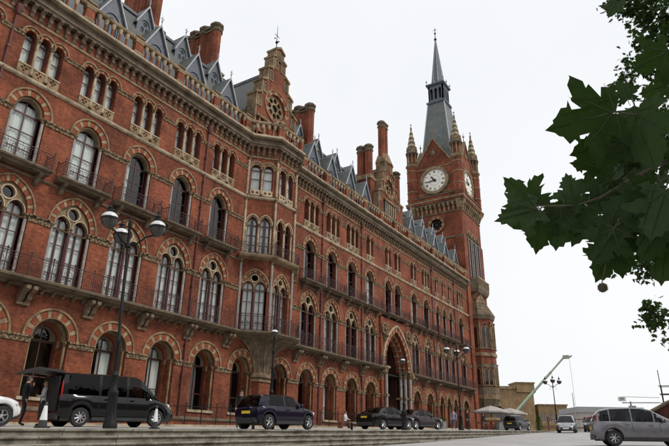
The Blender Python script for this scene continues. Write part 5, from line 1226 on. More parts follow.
# ------------------------------------------------------------------ people
def person(label, loc, facing, H, pose, cl, hair='hair_dark', seat=None, group=None, hairlen=0):
    k = H / 1.75; M = T(loc) @ RZ(facing); P = {}
    P['pel'] = (0, 0, .95); P['waist'] = (0, 0, 1.08); P['chest'] = (.01, 0, 1.28); P['nb'] = (0, 0, 1.46); P['neck'] = (.01, 0, 1.53); P['head'] = (.03, 0, 1.62); P['top'] = (.02, 0, 1.71)
    for s_, n in ((1, 'l'), (-1, 'r')):
        P['hip' + n] = (0, s_ * .09, .90); P['knee' + n] = (.03, s_ * .105, .50); P['ank' + n] = (-.02, s_ * .11, .09); P['toe' + n] = (.15, s_ * .13, .035)
        P['sh' + n] = (0, s_ * .19, 1.41); P['elb' + n] = (-.03, s_ * .25, 1.13); P['wri' + n] = (.07, s_ * .25, .90)
    if pose == 'phone': P['elbl'] = (.12, .22, 1.18); P['wril'] = (.17, .09, 1.42); P['kneer'] = (.06, -.1, .5); P['toel'] = (.13, .16, .035)
    if pose == 'folded': P['elbl'] = (.05, .26, 1.15); P['wril'] = (.24, .05, 1.12); P['elbr'] = (.05, -.26, 1.15); P['wrir'] = (.24, -.05, 1.16)
    if pose == 'walk': P['kneel'] = (.16, .1, .52); P['ankl'] = (.2, .1, .12); P['toel'] = (.36, .11, .06); P['kneer'] = (-.04, -.1, .5); P['ankr'] = (-.3, -.1, .15); P['toer'] = (-.18, -.11, .035); P['wril'] = (-.05, .25, .9); P['wrir'] = (.18, -.25, .93)
    if pose == 'sit':
        for n, s_ in (('l', 1), ('r', -1)):
            P['knee' + n] = (.43, s_ * .12, .50); P['ank' + n] = (.42, s_ * .12, .09); P['toe' + n] = (.58, s_ * .13, .035); P['hip' + n] = (0, s_ * .1, .5)
            P['elb' + n] = (.08, s_ * .25, .75); P['wri' + n] = (.32, s_ * .14, .68)
        for q in ('pel', 'waist', 'chest', 'nb', 'neck', 'head', 'top', 'shl', 'shr'): P[q] = (P[q][0], P[q][1], P[q][2] - .42)
    names = list(P); idx = {q: i for i, q in enumerate(names)}
    E = [('pel', 'waist'), ('waist', 'chest'), ('chest', 'nb'), ('nb', 'neck'), ('neck', 'head'), ('head', 'top')]
    for n in 'lr': E += [('pel', 'hip' + n), ('hip' + n, 'knee' + n), ('knee' + n, 'ank' + n), ('ank' + n, 'toe' + n), ('nb', 'sh' + n), ('sh' + n, 'elb' + n), ('elb' + n, 'wri' + n)]
    RAD = dict(pel=(.135, .115), waist=(.13, .10), chest=(.165, .115), nb=(.11, .085), neck=(.056, .056), head=(.082, .095), top=(.062, .07))
    RAD.update({q + n: r for n in 'lr' for q, r in dict(hip=(.098, .098), knee=(.062, .062), ank=(.042, .045), toe=(.042, .03), sh=(.072, .072), elb=(.045, .045), wri=(.03, .03)).items()})
    me = bpy.data.meshes.new('tmp'); me.from_pydata([Vector(P[q]) * k for q in names], [(idx[a_], idx[b_]) for a_, b_ in E], [])
    o = bpy.data.objects.new('tmp', me); COL.objects.link(o); o.modifiers.new('s', 'SKIN')
    for i, q in enumerate(names):
        sv = me.skin_vertices[0].data[i]; sv.radius = tuple(r * k for r in RAD[q]); sv.use_root = q == 'pel'
    sb = o.modifiers.new('u', 'SUBSURF'); sb.levels = 2; sb.render_levels = 2
    dg = bpy.context.evaluated_depsgraph_get(); em = bpy.data.meshes.new_from_object(o.evaluated_get(dg)); bpy.data.objects.remove(o)
    top, bot, shoe = cl; slots = [top, bot, shoe, 'skin']
    segm = {}
    for a_, b_ in E:
        c_ = 0
        if a_[:3] in ('hip', 'kne') or b_[:3] == 'hip': c_ = 1
        if a_[:3] == 'ank': c_ = 2
        if a_ in ('neck', 'head') or b_ in ('neck',): c_ = 3
        segm[(a_, b_)] = c_
    em.materials.clear()
    for s_ in slots: em.materials.append(MATS[s_])
    def segd(p, a_, b_):
        d_ = b_ - a_; u = max(0, min(1, (p - a_).dot(d_) / d_.length_squared)); return (p - a_ - d_ * u).length
    PV = {q: Vector(P[q]) * k for q in names}
    for f in em.polygons:
        c = f.center; best = min(E, key=lambda e: segd(c, PV[e[0]], PV[e[1]]) / (1.6 if e in (('pel', 'waist'), ('waist', 'chest'), ('chest', 'nb')) else 1)); f.material_index = segm[best]
        if c.z > PV['nb'].z + .045 * k: f.material_index = 3
        f.use_smooth = True
    # hands with separate fingers, face features, joined into the same body mesh
    ex = MB()
    for n, s_ in (('l', 1), ('r', -1)):
        w_, e_ = PV['wri' + n], PV['elb' + n]; d_ = (w_ - e_).normalized(); sd = d_.cross(Vector((1, 0, .01))).normalized() if abs(d_.x) < .9 else Vector((0, 0, 1)); nn_ = d_.cross(sd)
        ex.tube(w_ - d_ * .03 * k, w_ + d_ * .075 * k, .03 * k, 'skin', 6, .036 * k)
        for f in range(4):
            b0 = w_ + d_ * .07 * k + sd * (f - 1.5) * .018 * k; ln = (.062, .072, .068, .054)[f] * k; m1 = b0 + d_ * ln * .55; m2 = m1 + d_ * ln * .4 + nn_ * .018 * k
            ex.tube(b0, m1, .0095 * k, 'skin', 5, .0088 * k); ex.tube(m1, m2, .0088 * k, 'skin', 5, .007 * k)
        b0 = w_ + d_ * .03 * k + sd * s_ * .03 * k; ex.tube(b0, b0 + d_ * .045 * k + sd * s_ * .025 * k, .011 * k, 'skin', 5, .009 * k)
    hc = PV['head']
    ex.add([hc + Vector(v) * k for v in ((.085, -.016, -.02), (.085, .016, -.02), (.085, 0, .035), (.118, 0, -.018))], [(0, 1, 3), (1, 2, 3), (2, 0, 3)], 'skin')
    for s_ in (-1, 1):
        ex.ball(hc + Vector((.078, s_ * .032, .02)) * k, .011 * k, 'cloth_black', 6, 4); ex.ball(hc + Vector((0, s_ * .082, 0)) * k, .026 * k, 'skin', 6, 5, 1.2, .6, .4)
    ex.box(hc.x + .078 * k, hc.x + .094 * k, hc.y - .024 * k, hc.y + .024 * k, hc.z - .052 * k, hc.z - .042 * k, 'red_block')
    bm = bmesh.new(); bm.from_mesh(em)
    for mt in ex.mats:
        if MATS[mt] not in list(em.materials): em.materials.append(MATS[mt])
    mi = [list(em.materials).index(MATS[mt]) for mt in ex.mats]; vv = [bm.verts.new(v) for v in ex.v]
    for f, m2 in zip(ex.f, ex.m):
        try:
            nf = bm.faces.new([vv[q] for q in f]); nf.material_index = mi[m2]; nf.smooth = True
        except ValueError: pass
    bm.to_mesh(em); bm.free(); em.name = 'person'
    o = obj('person', em, None, M, None, label=label, cat='person', group=group)
    hb = MB(); hb.ball((hc.x - .015 * k, hc.y, hc.z + .028 * k), .098 * k, hair, 12, 8, 1.05, 1.0, .93)
    hb.v = [v if not (v[0] > hc.x + .045 * k and v[2] < hc.z + .055 * k) else (hc.x + .04 * k, v[1] * .9, max(v[2], hc.z + .03 * k)) for v in hb.v]
    if hairlen: hb.ball((hc.x - .05 * k, hc.y, hc.z - .06 * k), .085 * k, hair, 10, 6, 1.4, .6, 1.0)
    obj('hair', hb, o, M, 80)
    return o
def pl_(x, y): return (x, y, zdrive(x, y) + (.1 if y > -2.55 else 0))
person('standing person in black clothes raising a hand to the mouth behind the van', pl_(12.6, -7.2), radians(-35), 1.80, 'phone', ('cloth_black', 'cloth_black', 'cloth_black'), 'hair_dark')
person('shorter fair-haired person in a pale top and dark skirt at the van tailgate', pl_(12.75, -8.2), radians(150), 1.62, 'folded', ('cloth_pale', 'cloth_black', 'cloth_black'), 'hair_fair', hairlen=1)
person('person in dark uniform standing behind the purple hatchback', pl_(22.3, -9.4), radians(-120), 1.78, 'stand', ('cloth_black', 'cloth_navy', 'cloth_black'))
person('person in a lilac top and jeans standing beyond the far lamp post', pl_(50.5, -9.6), radians(-150), 1.72, 'walk', ('cloth_lilac', 'cloth_jeans', 'cloth_black'))
person('person in dark clothes standing beside the far lamp post', pl_(53.2, -9.9), radians(-100), 1.78, 'stand', ('cloth_black', 'cloth_black', 'cloth_black'))
person('person in a black jacket standing by the cafe parasol tables', pl_(66.5, -7.0), radians(-120), 1.75, 'folded', ('cloth_black', 'cloth_brown', 'cloth_black'))
# a seated person on the low wall by the arches
sx, sy = 40.4, -4.6; sz = zdrive(sx, sy)
bench = empty('low_bench', (sx, sy + .15, sz), label='plain timber bench in front of the ground floor arches', cat='bench')
mb = MB(); mb.box(sx - .9, sx + .9, sy - .12, sy + .35, sz + .37, sz + .43, 'timber'); obj('seat', mb, bench)
for dx in (-.75, .75):
    mb = MB(); mb.box(sx + dx - .05, sx + dx + .05, sy - .1, sy + .32, sz - .03, sz + .37, 'timber'); obj('leg', mb, bench)
person('seated person in a white shirt by the ground floor arches', (sx, sy + .12, sz - .02), radians(-80), 1.72, 'sit', ('cloth_white', 'cloth_brown', 'cloth_brown'))

# ------------------------------------------------------------------ traffic cones
def cone(): 
    mb = MB(); mb.lathe([(.19, .03), (.06, .42)], 14, 0, 0, 'plastic_dark'); mb.lathe([(.15, .19), (.155, .2), (.08, .52), (.075, .52)], 14, 0, 0, 'white')
    return mb
for x, y, lb, w in ((10.15, -12.6, 'white sleeved cone with dark foot beside the white car', .78), (13.4, -13.6, 'white sleeved dark cone standing by the van front wheel', .62)):
    t = empty('traffic_cone', at_drive(x, y), label=lb, cat='traffic cone', group='cones along the top of the steps'); W = WORLD[t.name]
    mb = MB(); mb.lathe([(.17 * w, .04), (.135 * w, .22)], 16, 0, 0, 'plastic_dark'); obj('cone_body', mb, t, W, 50); mb = MB(); mb.lathe([(.06 * w, .62), (.045 * w, .72), (.02, .73)], 16, 0, 0, 'plastic_dark'); obj('cone_tip', mb, t, W, 50)
    mb = MB(); mb.lathe([(.138 * w, .22), (.06 * w, .62)], 16, 0, 0, 'white'); obj('sleeve', mb, t, W, 50)
    mb = MB(); mb.box(-.2 * w, .2 * w, -.2 * w, .2 * w, 0, .045, 'rubber'); obj('foot', mb, t, W)
for x, y in ((18.0, -13.9), (25.5, -13.9)):
    mb = MB(); mb.lathe([(.06, 0), (.055, .28), (.07, .3), (.03, .36)], 10, 0, 0, 'black_iron'); obj('bollard', mb, None, T(at_drive(x, y)), 40, label='stubby black post standing at the top of the steps', cat='bollard', group='stubby posts at the top of the steps')

# area railings along the hotel pavement
for x0_, x1_, lb in ((24.2, 33.6, 'black iron area railing on the pavement left of the oriel pier'), (40.2, 54.2, 'black iron area railing on the pavement between oriel and portal')):
    t = empty('area_railing', (x0_, -2.2, zdrive(x0_, -2.2) + .1), label=lb, cat='railing'); n = round((x1_ - x0_) / 1.4)
    zf_ = lambda x: zdrive(x, -2.2) + .1
    for i in range(n + 1):
        x = x0_ + (x1_ - x0_) * i / n; mb = MB(); mb.tube((x, -2.2, zf_(x) - .02), (x, -2.2, zf_(x) + 1.2), .03, 'black_iron', 6); mb.ball((x, -2.2, zf_(x) + 1.24), .05, 'black_iron', 6, 4); obj('post', mb, t)
    for h_ in (.2, 1.05):
        mb = MB(); mb.tube((x0_, -2.2, zf_(x0_) + h_), (x1_, -2.2, zf_(x1_) + h_), .022, 'black_iron', 5); obj('rail', mb, t)
    mb = MB(); m_ = int((x1_ - x0_) / .14)
    for i in range(m_):
        x = x0_ + .07 + (x1_ - x0_) * i / m_; mb.tube((x, -2.2, zf_(x) + .1), (x, -2.2, zf_(x) + 1.12), .009, 'black_iron', 4)
    obj('bars', mb, t, kind='stuff')
# ------------------------------------------------------------------ cafe under parasols
def parasol(loc, w, H, zl, label, rot):
    t = empty('parasol', loc, rot, label=label, cat='parasol', group='cafe parasols'); W = WORLD[t.name]
    mb = MB(); n = 8; ap = (0, 0, H)
    rim = [(w * (1 if k % 2 == 0 else 1.0) * cos(pi / 4 * k), w * sin(pi / 4 * k), zl) for k in range(n)]
    mid = [(w * .5 * cos(pi / 4 * k), w * .5 * sin(pi / 4 * k), zl + (H - zl) * .58) for k in range(n)]
    val = [(x * 1.005, y * 1.005, z - .18) for x, y, z in rim]
    vs = [ap] + mid + rim + val
    mb.add(vs, [(0, 1 + k, 1 + (k + 1) % n) for k in range(n)] + [(1 + k, 1 + n + k, 1 + n + (k + 1) % n, 1 + (k + 1) % n) for k in range(n)] + [(1 + n + k, 1 + 2 * n + k, 1 + 2 * n + (k + 1) % n, 1 + n + (k + 1) % n) for k in range(n)], 'canvas')
    obj('canopy', mb, t, W)
    mb = MB(); mb.tube((0, 0, 0), (0, 0, H + .15), .035, 'timber', 8); mb.ball((0, 0, H + .18), .06, 'timber', 6, 4); obj('pole', mb, t, W)
    for k in range(n):
        mb = MB(); mb.tube((0, 0, zl + .15), (rim[k][0] * .5, rim[k][1] * .5, zl + (H - zl) * .5), .012, 'timber', 4); obj('rib', mb, t, W)
    mb = MB(); mb.box(-.4, .4, -.4, .4, 0, .08, 'concrete'); obj('foot', mb, t, W)
parasol((72.6, -6.0, zdrive(72.6, -6)), 2.25, 2.85, 2.15, 'pale canvas parasol nearer the hotel front', .2)
parasol((79.8, -6.3, zdrive(79.8, -6)), 2.3, 2.9, 2.2, 'pale canvas parasol nearer the crane', .5)
def planter(x, y, L_, label, rot=0):
    t = empty('planter', (x, y, zdrive(x, y)), rot, label=label, cat='planter', group='planters around the cafe'); W = WORLD[t.name]
    mb = MB(); mb.box(-L_ / 2, L_ / 2, -.25, .25, 0, .75, 'planter_metal'); mb.box(-L_ / 2 - .03, L_ / 2 + .03, -.28, .28, .75, .82, 'planter_metal'); obj('trough', mb, t, W)
    mb = MB(); rr = random.Random(int(x * 10))
    for _ in range(420):
        c = Vector((rr.uniform(-L_ / 2, L_ / 2), rr.uniform(-.25, .25), .85 + abs(rr.gauss(0, .22)))); d_ = Vector((rr.uniform(-1, 1), rr.uniform(-1, 1), rr.uniform(-.3, 1))).normalized(); e_ = d_.cross(Vector((rr.uniform(-1, 1), rr.uniform(-1, 1), rr.uniform(-1, 1)))).normalized()
        mb.add([c, c + d_ * .05 + e_ * .03, c + d_ * .12, c + d_ * .05 - e_ * .03], [(0, 1, 2, 3)], 'leaf')
    obj('foliage', mb, t, W, kind='stuff')
planter(70.0, -8.4, 2.4, 'long dark trough of green plants in front of the parasols', -.5); planter(73.3, -9.0, 2.4, 'long dark trough of green plants beside the dark car', -.5); planter(62.5, -3.6, 1.4, 'trough of tall green shrubs against the hotel wall', 0)
def cafe_table(x, y):
    t = empty('cafe_table', (x, y, zdrive(x, y)), label='small round cafe table under the parasols', cat='table', group='cafe tables'); W = WORLD[t.name]
    mb = MB(); mb.lathe([(.36, .70), (.37, .73), (.0, .735)], 16, 0, 0, 'rim'); obj('top', mb, t, W)
    mb = MB(); mb.lathe([(.22, 0), (.2, .04), (.03, .07), (.03, .7)], 10, 0, 0, 'black_iron'); obj('stem', mb, t, W)
def cafe_chair(x, y, rot):
    t = empty('cafe_chair', (x, y, zdrive(x, y)), rot, label='dark cafe chair pulled up to a small table under the parasols', cat='chair', group='cafe chairs'); W = WORLD[t.name]
    mb = MB(); mb.box(-.22, .22, -.22, .22, .43, .47, 'timber'); obj('seat', mb, t, W)
    mb = MB(); mb.box(-.23, -.19, -.22, .22, .62, .9, 'timber'); obj('backrest', mb, t, W)
    for a_ in (-1, 1):
        for b_ in (-1, 1):
            mb = MB(); mb.tube((a_ * .2, b_ * .2, 0), (a_ * .2, b_ * .2, .43 if a_ > 0 else .9), .016, 'black_iron', 5); obj('leg', mb, t, W)
for x, y in ((68.5, -6.6), (71.8, -7.0), (75.5, -6.8)):
    cafe_table(x, y)
    for q in (.4, 2.4, 4.6): cafe_chair(x + .7 * cos(q), y + .7 * sin(q), q + pi)
# timber barrier along the far edge of the forecourt
t = empty('timber_barrier', (80, -14.5, zdrive(80)), label='reddish brown timber post and rail barrier behind the parked cars', cat='fence')
b0, b1 = Vector((78, -11.5)), Vector((82, -21))
for i in range(8):
    p = b0.lerp(b1, i / 7); z = zdrive(p.x); mb = MB(); mb.box(p.x - .1, p.x + .1, p.y - .1, p.y + .1, z - .1, z + 1.7, 'timber'); mb.box(p.x - .13, p.x + .13, p.y - .13, p.y + .13, z + 1.7, z + 1.76, 'timber'); obj('post', mb, t)
for i in range(7):
    a_, b_ = b0.lerp(b1, i / 7), b0.lerp(b1, (i + 1) / 7)
    for h_ in (.5, 1.5):
        z = zdrive(a_.x) + h_; mb = MB(); mb.tube((a_.x, a_.y, z), (b_.x, b_.y, z), .075, 'timber', 4); obj('rail', mb, t)
# ------------------------------------------------------------------ station buildings beyond
def facing_box(name, x0, y0, x1, y1, depth):
    a_, b_ = Vector((x0, y0, 0)), Vector((x1, y1, 0)); an = atan2(b_.y - a_.y, b_.x - a_.x); return T(a_) @ RZ(an), (b_ - a_).length
st = empty('station_building', (172, 20, 1.9), label='yellow stock brick station building with a wide arch beyond the hotel', cat='building')
M, W_ = facing_box('s', 163, 31, 174.7, 13.4, 20)
mb = MB(); mb.plate([(0, 0), (W_, 0), (W_, 16.2), (0, 16.2)], [light(3.6, 3.6, 7.4, 2.2, 0, 20, W_ - 11.5)], 0, 1.0, 'stock_brick'); mb.box(0, W_, 1, 16, 0, 16, 'stock_brick'); obj('wall', mb, st, M)
mb = MB(); ring(mb, 3.6, 3.6, 7.4, 0, .9, -.15, 0, 'stone', 24, W_ - 11.5); obj('arch', mb, st, M)
mb = MB(); mb.box(W_ - 15.1, W_ - 7.9, .9, .95, 2, 11, 'pane_dark'); obj('arch_glazing', mb, st, M)
mb = MB(); mb.box(-.2, W_ - 5.2, -.3, 1, 15.6, 16.4, 'stone'); mb.box(W_ - 5.0, W_ + .3, -.5, 6, 14.8, 17.2, 'stock_brick'); mb.box(W_ - 5.2, W_ + .5, -.7, 6.2, 17.2, 17.6, 'stone'); obj('parapet', mb, st, M)
lo = empty('low_annexe', (178, 6, 1.9), label='low yellow brick annexe with a row of windows beside the station', cat='building')
M, W_ = facing_box('l', 175.2, 12.6, 179.0, 5.5, 8)
hs = [light(.5, .5, 8.6, 6.6, 0, 8, 1.3 + 1.75 * i) for i in range(4)]
mb = MB(); mb.plate([(0, 0), (W_, 0), (W_, 11.2), (0, 11.2)], hs, 0, .5, 'stock_brick', back=False); mb.box(0, W_, .9, 8, 0, 11.1, 'stock_brick'); obj('wall', mb, lo, M)
mb = MB(); mb.box(-.1, W_ + .2, -.25, 8, 11.2, 11.6, 'stone'); mb.box(-.1, W_ + .1, -.15, 0, 5.6, 5.9, 'stone'); obj('cornice', mb, lo, M)
for i in range(4):
    f_ = MB(); cx = 1.3 + 1.75 * i; f_.plate(light(.5, .5, 8.6, 6.6, 0, 8, cx), [light(.5, .5, 8.6, 6.6, -.08, 8, cx)], .2, .3, 'white'); f_.box(cx - .04, cx + .04, .2, .3, 6.6, 9, 'white'); wo_ = obj('window', f_, lo, M)
    obj('pane', MB().plate(light(.5, .5, 8.6, 6.6, 0, 8, cx), [], .3, .31, 'pane_dark', back=False), wo_, M)
pb = empty('glass_office', (196, -2, 1.9), label='pale grey office block glimpsed behind the far lamp', cat='building')
M, W_ = facing_box('o', 197, 4.5, 200, -2.0, 8); mb = MB(); mb.box(0, W_, 0, 10, 0, 11.5, 'concrete'); obj('wall', mb, pb, M)
for i in range(3):
    for j in range(3): obj('window', MB().box(.5 + 2.3 * j, 2.4 + 2.3 * j, -.04, .02, 3 + 2.9 * i, 5 + 2.9 * i, 'pane_dark'), pb, M)
sh = empty('long_shed', (111, -17, 1.9), label='long pale grey flat-roofed shed beyond the road crest', cat='building')
M, W_ = facing_box('b', 106.6, -10.3, 112.0, -19.3, 9)
mb = MB(); mb.box(0, W_, 0, 9, 0, 5.6, 'concrete'); obj('wall', mb, sh, M); mb = MB(); mb.box(-.2, W_ + .2, -.3, 9.2, 5.6, 6.5, 'grey_paint'); obj('roof', mb, sh, M)
for i in range(5): obj('door', MB().box(.6 + 2 * i, 2.1 + 2 * i, -.06, .02, 1.9, 4.6, 'timber'), sh, M)
hg = empty('gabled_house', (128, -26, 1.9), label='small gabled house with slate roof behind the grey car', cat='house')
for gi, (x, y) in enumerate(((126, -22.6), (126.6, -25.2), (127.2, -27.8))):
    Mg = T((x, y, 0)) @ RZ(-pi / 2 + .2)
    mb = MB(); mb.plate([(-1.3, 0), (1.3, 0), (1.3, 6.0), (0, 8.3), (-1.3, 6.0)], [light(.4, .4, 5.2, 4.0, 0, 8)], 0, .3, 'stone_pale' if gi != 1 else 'stock_brick', back=False); mb.box(-1.3, 1.3, .5, 7, 0, 6, 'stock_brick'); obj('gable_wall', mb, hg, Mg)
    mb = MB()
    for s_ in (-1, 1): mb.hexa([(s_ * 1.5, -.2, 5.75), (s_ * 1.5, 7, 5.75), (0, 7, 8.35), (0, -.2, 8.35), (s_ * 1.5, -.2, 5.95), (s_ * 1.5, 7, 5.95), (0, 7, 8.55), (0, -.2, 8.55)], 'slate')
    obj('roof', mb, hg, Mg); obj('pane', MB().plate(light(.4, .4, 5.2, 4.0, 0, 8), [], .15, .16, 'pane_dark', back=False), hg, Mg)
# red brick ramp wall at the road's edge
rwall = empty('ramp_wall', (52, -27.5, 1.0), label='dark weathered brick wall with a sloping stone coping right of the road', cat='wall')
mb = MB(); a_, b_ = Vector((50.6, -24.7, 0)), Vector((53.4, -30.5, 0)); M, W_ = facing_box('r', a_.x, a_.y, b_.x, b_.y, 1)
mb.plate([(0, 0), (W_, 0), (W_, 5.2), (2.0, 3.3), (0, 2.3)], [], 0, .5, 'brick_shade_weathered'); obj('wall', mb, rwall, M)
mb = MB()
for (xa, za), (xb, zb_) in (((-.1, 2.25), (2.0, 3.3)), ((2.0, 3.3), (W_, 5.2))): mb.hexa([(xa, -.12, za), (xb, -.12, zb_), (xb, .62, zb_), (xa, .62, za), (xa, -.12, za + .16), (xb, -.12, zb_ + .16), (xb, .62, zb_ + .16), (xa, .62, za + .16)], 'stone_dark')
obj('coping', mb, rwall, M)
# scaffold mast
sc_ = empty('scaffold_tower', (69.5, -25.7, 1.7), label='thin black scaffold tower rising behind the brick ramp wall', cat='scaffold')
for i, (dx, dy) in enumerate(((0, 0), (1.1, 0), (0, -1.3), (1.1, -1.3))):
    mb = MB(); mb.tube((69 + dx, -25.1 + dy, 1.6), (69 + dx, -25.1 + dy, 6.3 + (1.4 if i == 0 else 0)), .04, 'black_iron', 5); obj('upright', mb, sc_)
for z in (3.2, 4.4, 5.3, 6.1):
    mb = MB(); mb.tube((68.7, -24.9, z), (68.9, -26.8, z), .035, 'black_iron', 4); mb.tube((70.1, -24.9, z), (70.1, -26.8, z), .035, 'black_iron', 4); mb.tube((68.8, -25.1, z), (70.3, -25.1, z), .035, 'black_iron', 4); obj('ledger', mb, sc_)
mb = MB(); mb.box(68.9, 70.2, -26.5, -25.0, 5.28, 5.33, 'timber'); obj('deck', mb, sc_)
# folded access platform showing above the grey car
ap = empty('access_platform', (60, -24.5, 1.4), label='folded white access platform boom showing above the grey car roof', cat='lift')
mb = MB(); mb.box(60.4, 62.4, -23.6, -21.8, 1.5, 2.6, 'white'); mb.box(60.6, 61.2, -23.3, -22.7, 2.6, 3.7, 'grey_paint'); obj('base', mb, ap)
mb = MB(); mb.tube((60.9, -22.2, 4.55), (62.6, -25.2, 4.5), .04, 'white', 5); mb.tube((60.9, -22.2, 4.0), (62.6, -25.2, 4.05), .05, 'grey_paint', 5); mb.tube((60.9, -22.9, 3.4), (60.9, -22.9, 4.1), .08, 'grey_paint', 5); mb.tube((62.4, -25.7, 2.2), (62.4, -25.7, 4.1), .07, 'grey_paint', 5); obj('boom', mb, ap)
mb = MB(); mb.box(60.4, 61.2, -22.55, -21.95, 4.15, 4.5, 'white'); mb.box(60.36, 60.399, -22.5, -22.1, 4.25, 4.42, 'concrete'); obj('basket', mb, ap)
mb = MB()
for y in (-23.4, -22.0):
    for x in (60.7, 62.1): mb.lathe([(.3, -.1), (.3, .1)], 12, 0, 0, 'rubber'); 
for q, (x, y) in enumerate(((60.7, -23.6), (62.1, -23.6), (60.7, -21.9), (62.1, -21.9))):
    g = MB(); v = [(x + .32 * cos(2 * pi * k / 14), y + dy, 1.63 + .32 * sin(2 * pi * k / 14)) for dy in (-.1, .1) for k in range(14)]; g.add(v, [(k, (k + 1) % 14, 14 + (k + 1) % 14, 14 + k) for k in range(14)] + [tuple(range(14)), tuple(range(14, 28))], 'rubber'); obj('wheel', g, ap)
mb = MB(); mb.lathe([(.1, 0), (.05, 6.2)], 6, 95.7, -11.6, 'grey_paint', 1.7); obj('flag_pole', mb, label='slender bare pole standing beyond the road crest', cat='pole')
# mobile crane
cr_ = empty('mobile_crane', (150, 12, 1.9), label='green telescopic mobile crane with raised boom in front of the station building', cat='crane')
B0, B1 = Vector((150.3, 14.0, 6.4)), Vector((159.3, .8, 22.2)); dv = (B1 - B0)
for i, (u0, u1, r_) in enumerate(((0, .45, .40), (.42, .75, .31), (.72, .99, .23))):
    mb = MB(); mb.tube(B0 + dv * u0, B0 + dv * u1, r_, 'green_paint', 4); mb.tube(B0 + dv * (u1 - .012), B0 + dv * u1, r_ * 1.12, 'grey_paint', 4); obj('boom_section', mb, cr_)
mb = MB(); mb.box(B1.x - .5, B1.x + .5, B1.y - 1.2, B1.y + .3, B1.z - .5, B1.z + .35, 'green_paint'); mb.tube((B1.x, B1.y - 1.2, B1.z - .2), (B1.x + .1, B1.y - 1.9, B1.z + .25), .2, 'grey_paint', 5); obj('boom_head', mb, cr_)
mb = MB(); mb.tube((B1.x, B1.y - 1.2, B1.z - .3), (B1.x, B1.y - 1.2, 5.0), .03, 'black_iron', 4); mb.ball((B1.x, B1.y - 1.2, 4.8), .3, 'gold', 8, 6, 1.4); obj('hoist_cable', mb, cr_)
mb = MB(); mb.box(147.5, 151.0, 13.0, 15.5, 3.9, 6.0, 'grey_paint'); mb.box(150.0, 151.2, 15.5, 16.8, 3.9, 5.6, 'grey_paint'); mb.box(149.9, 151.25, 15.6, 16.7, 4.6, 5.4, 'pane_dark'); obj('cab', mb, cr_)
mb = MB(); mb.box(146, 152.5, 12.8, 16.4, 2.9, 3.9, 'grey_paint'); obj('chassis', mb, cr_)
for i in range(4):
    for y in (12.8, 16.4):
        x = 146.8 + 1.6 * i; g = MB(); v = [(x + .7 * cos(2 * pi * k / 16), y + dy, 2.65 + .7 * sin(2 * pi * k / 16)) for dy in (-.25, .25) for k in range(16)]; g.add(v, [(k, (k + 1) % 16, 16 + (k + 1) % 16, 16 + k) for k in range(16)] + [tuple(range(16)), tuple(range(16, 32))], 'rubber'); obj('wheel', g, cr_)
# small shrub by the annexe
def bush(loc, r, h, label, n=900, seed=1):
    t = empty('shrub', loc, label=label, cat='shrub'); W = WORLD[t.name]; rr = random.Random(seed); mb = MB()
    for _ in range(n):
        u = rr.random(); a_ = rr.uniform(0, 2 * pi); rad = r * sqrt(rr.random()) * (1 - .65 * u); c = Vector((rad * cos(a_), rad * sin(a_), .25 * h + u * .8 * h)); d_ = Vector((rr.uniform(-1, 1), rr.uniform(-1, 1), rr.uniform(-.6, 1))).normalized(); e_ = d_.cross(Vector((rr.uniform(-1, 1), rr.uniform(-1, 1), .2))).normalized(); s_ = .11 * h / 2
        mb.add([c, c + d_ * s_ * .5 + e_ * s_ * .25, c + d_ * s_, c + d_ * s_ * .5 - e_ * s_ * .25], [(0, 1, 2, 3)], 'leaf')
    obj('crown', mb, t, W, kind='stuff'); g = MB(); g.tube((0, 0, 0), (0, 0, h * .6), .05, 'bark', 6, .03); obj('trunk', g, t, W)
bush((96.5, -5.9, 1.95), .75, 2.5, 'small dark green conical tree left of the timber barrier', seed=2)
bush((58.0, -1.9, 1.5), .5, 1.5, 'dark potted shrub by the hotel wall beyond the portal', 500, 3)

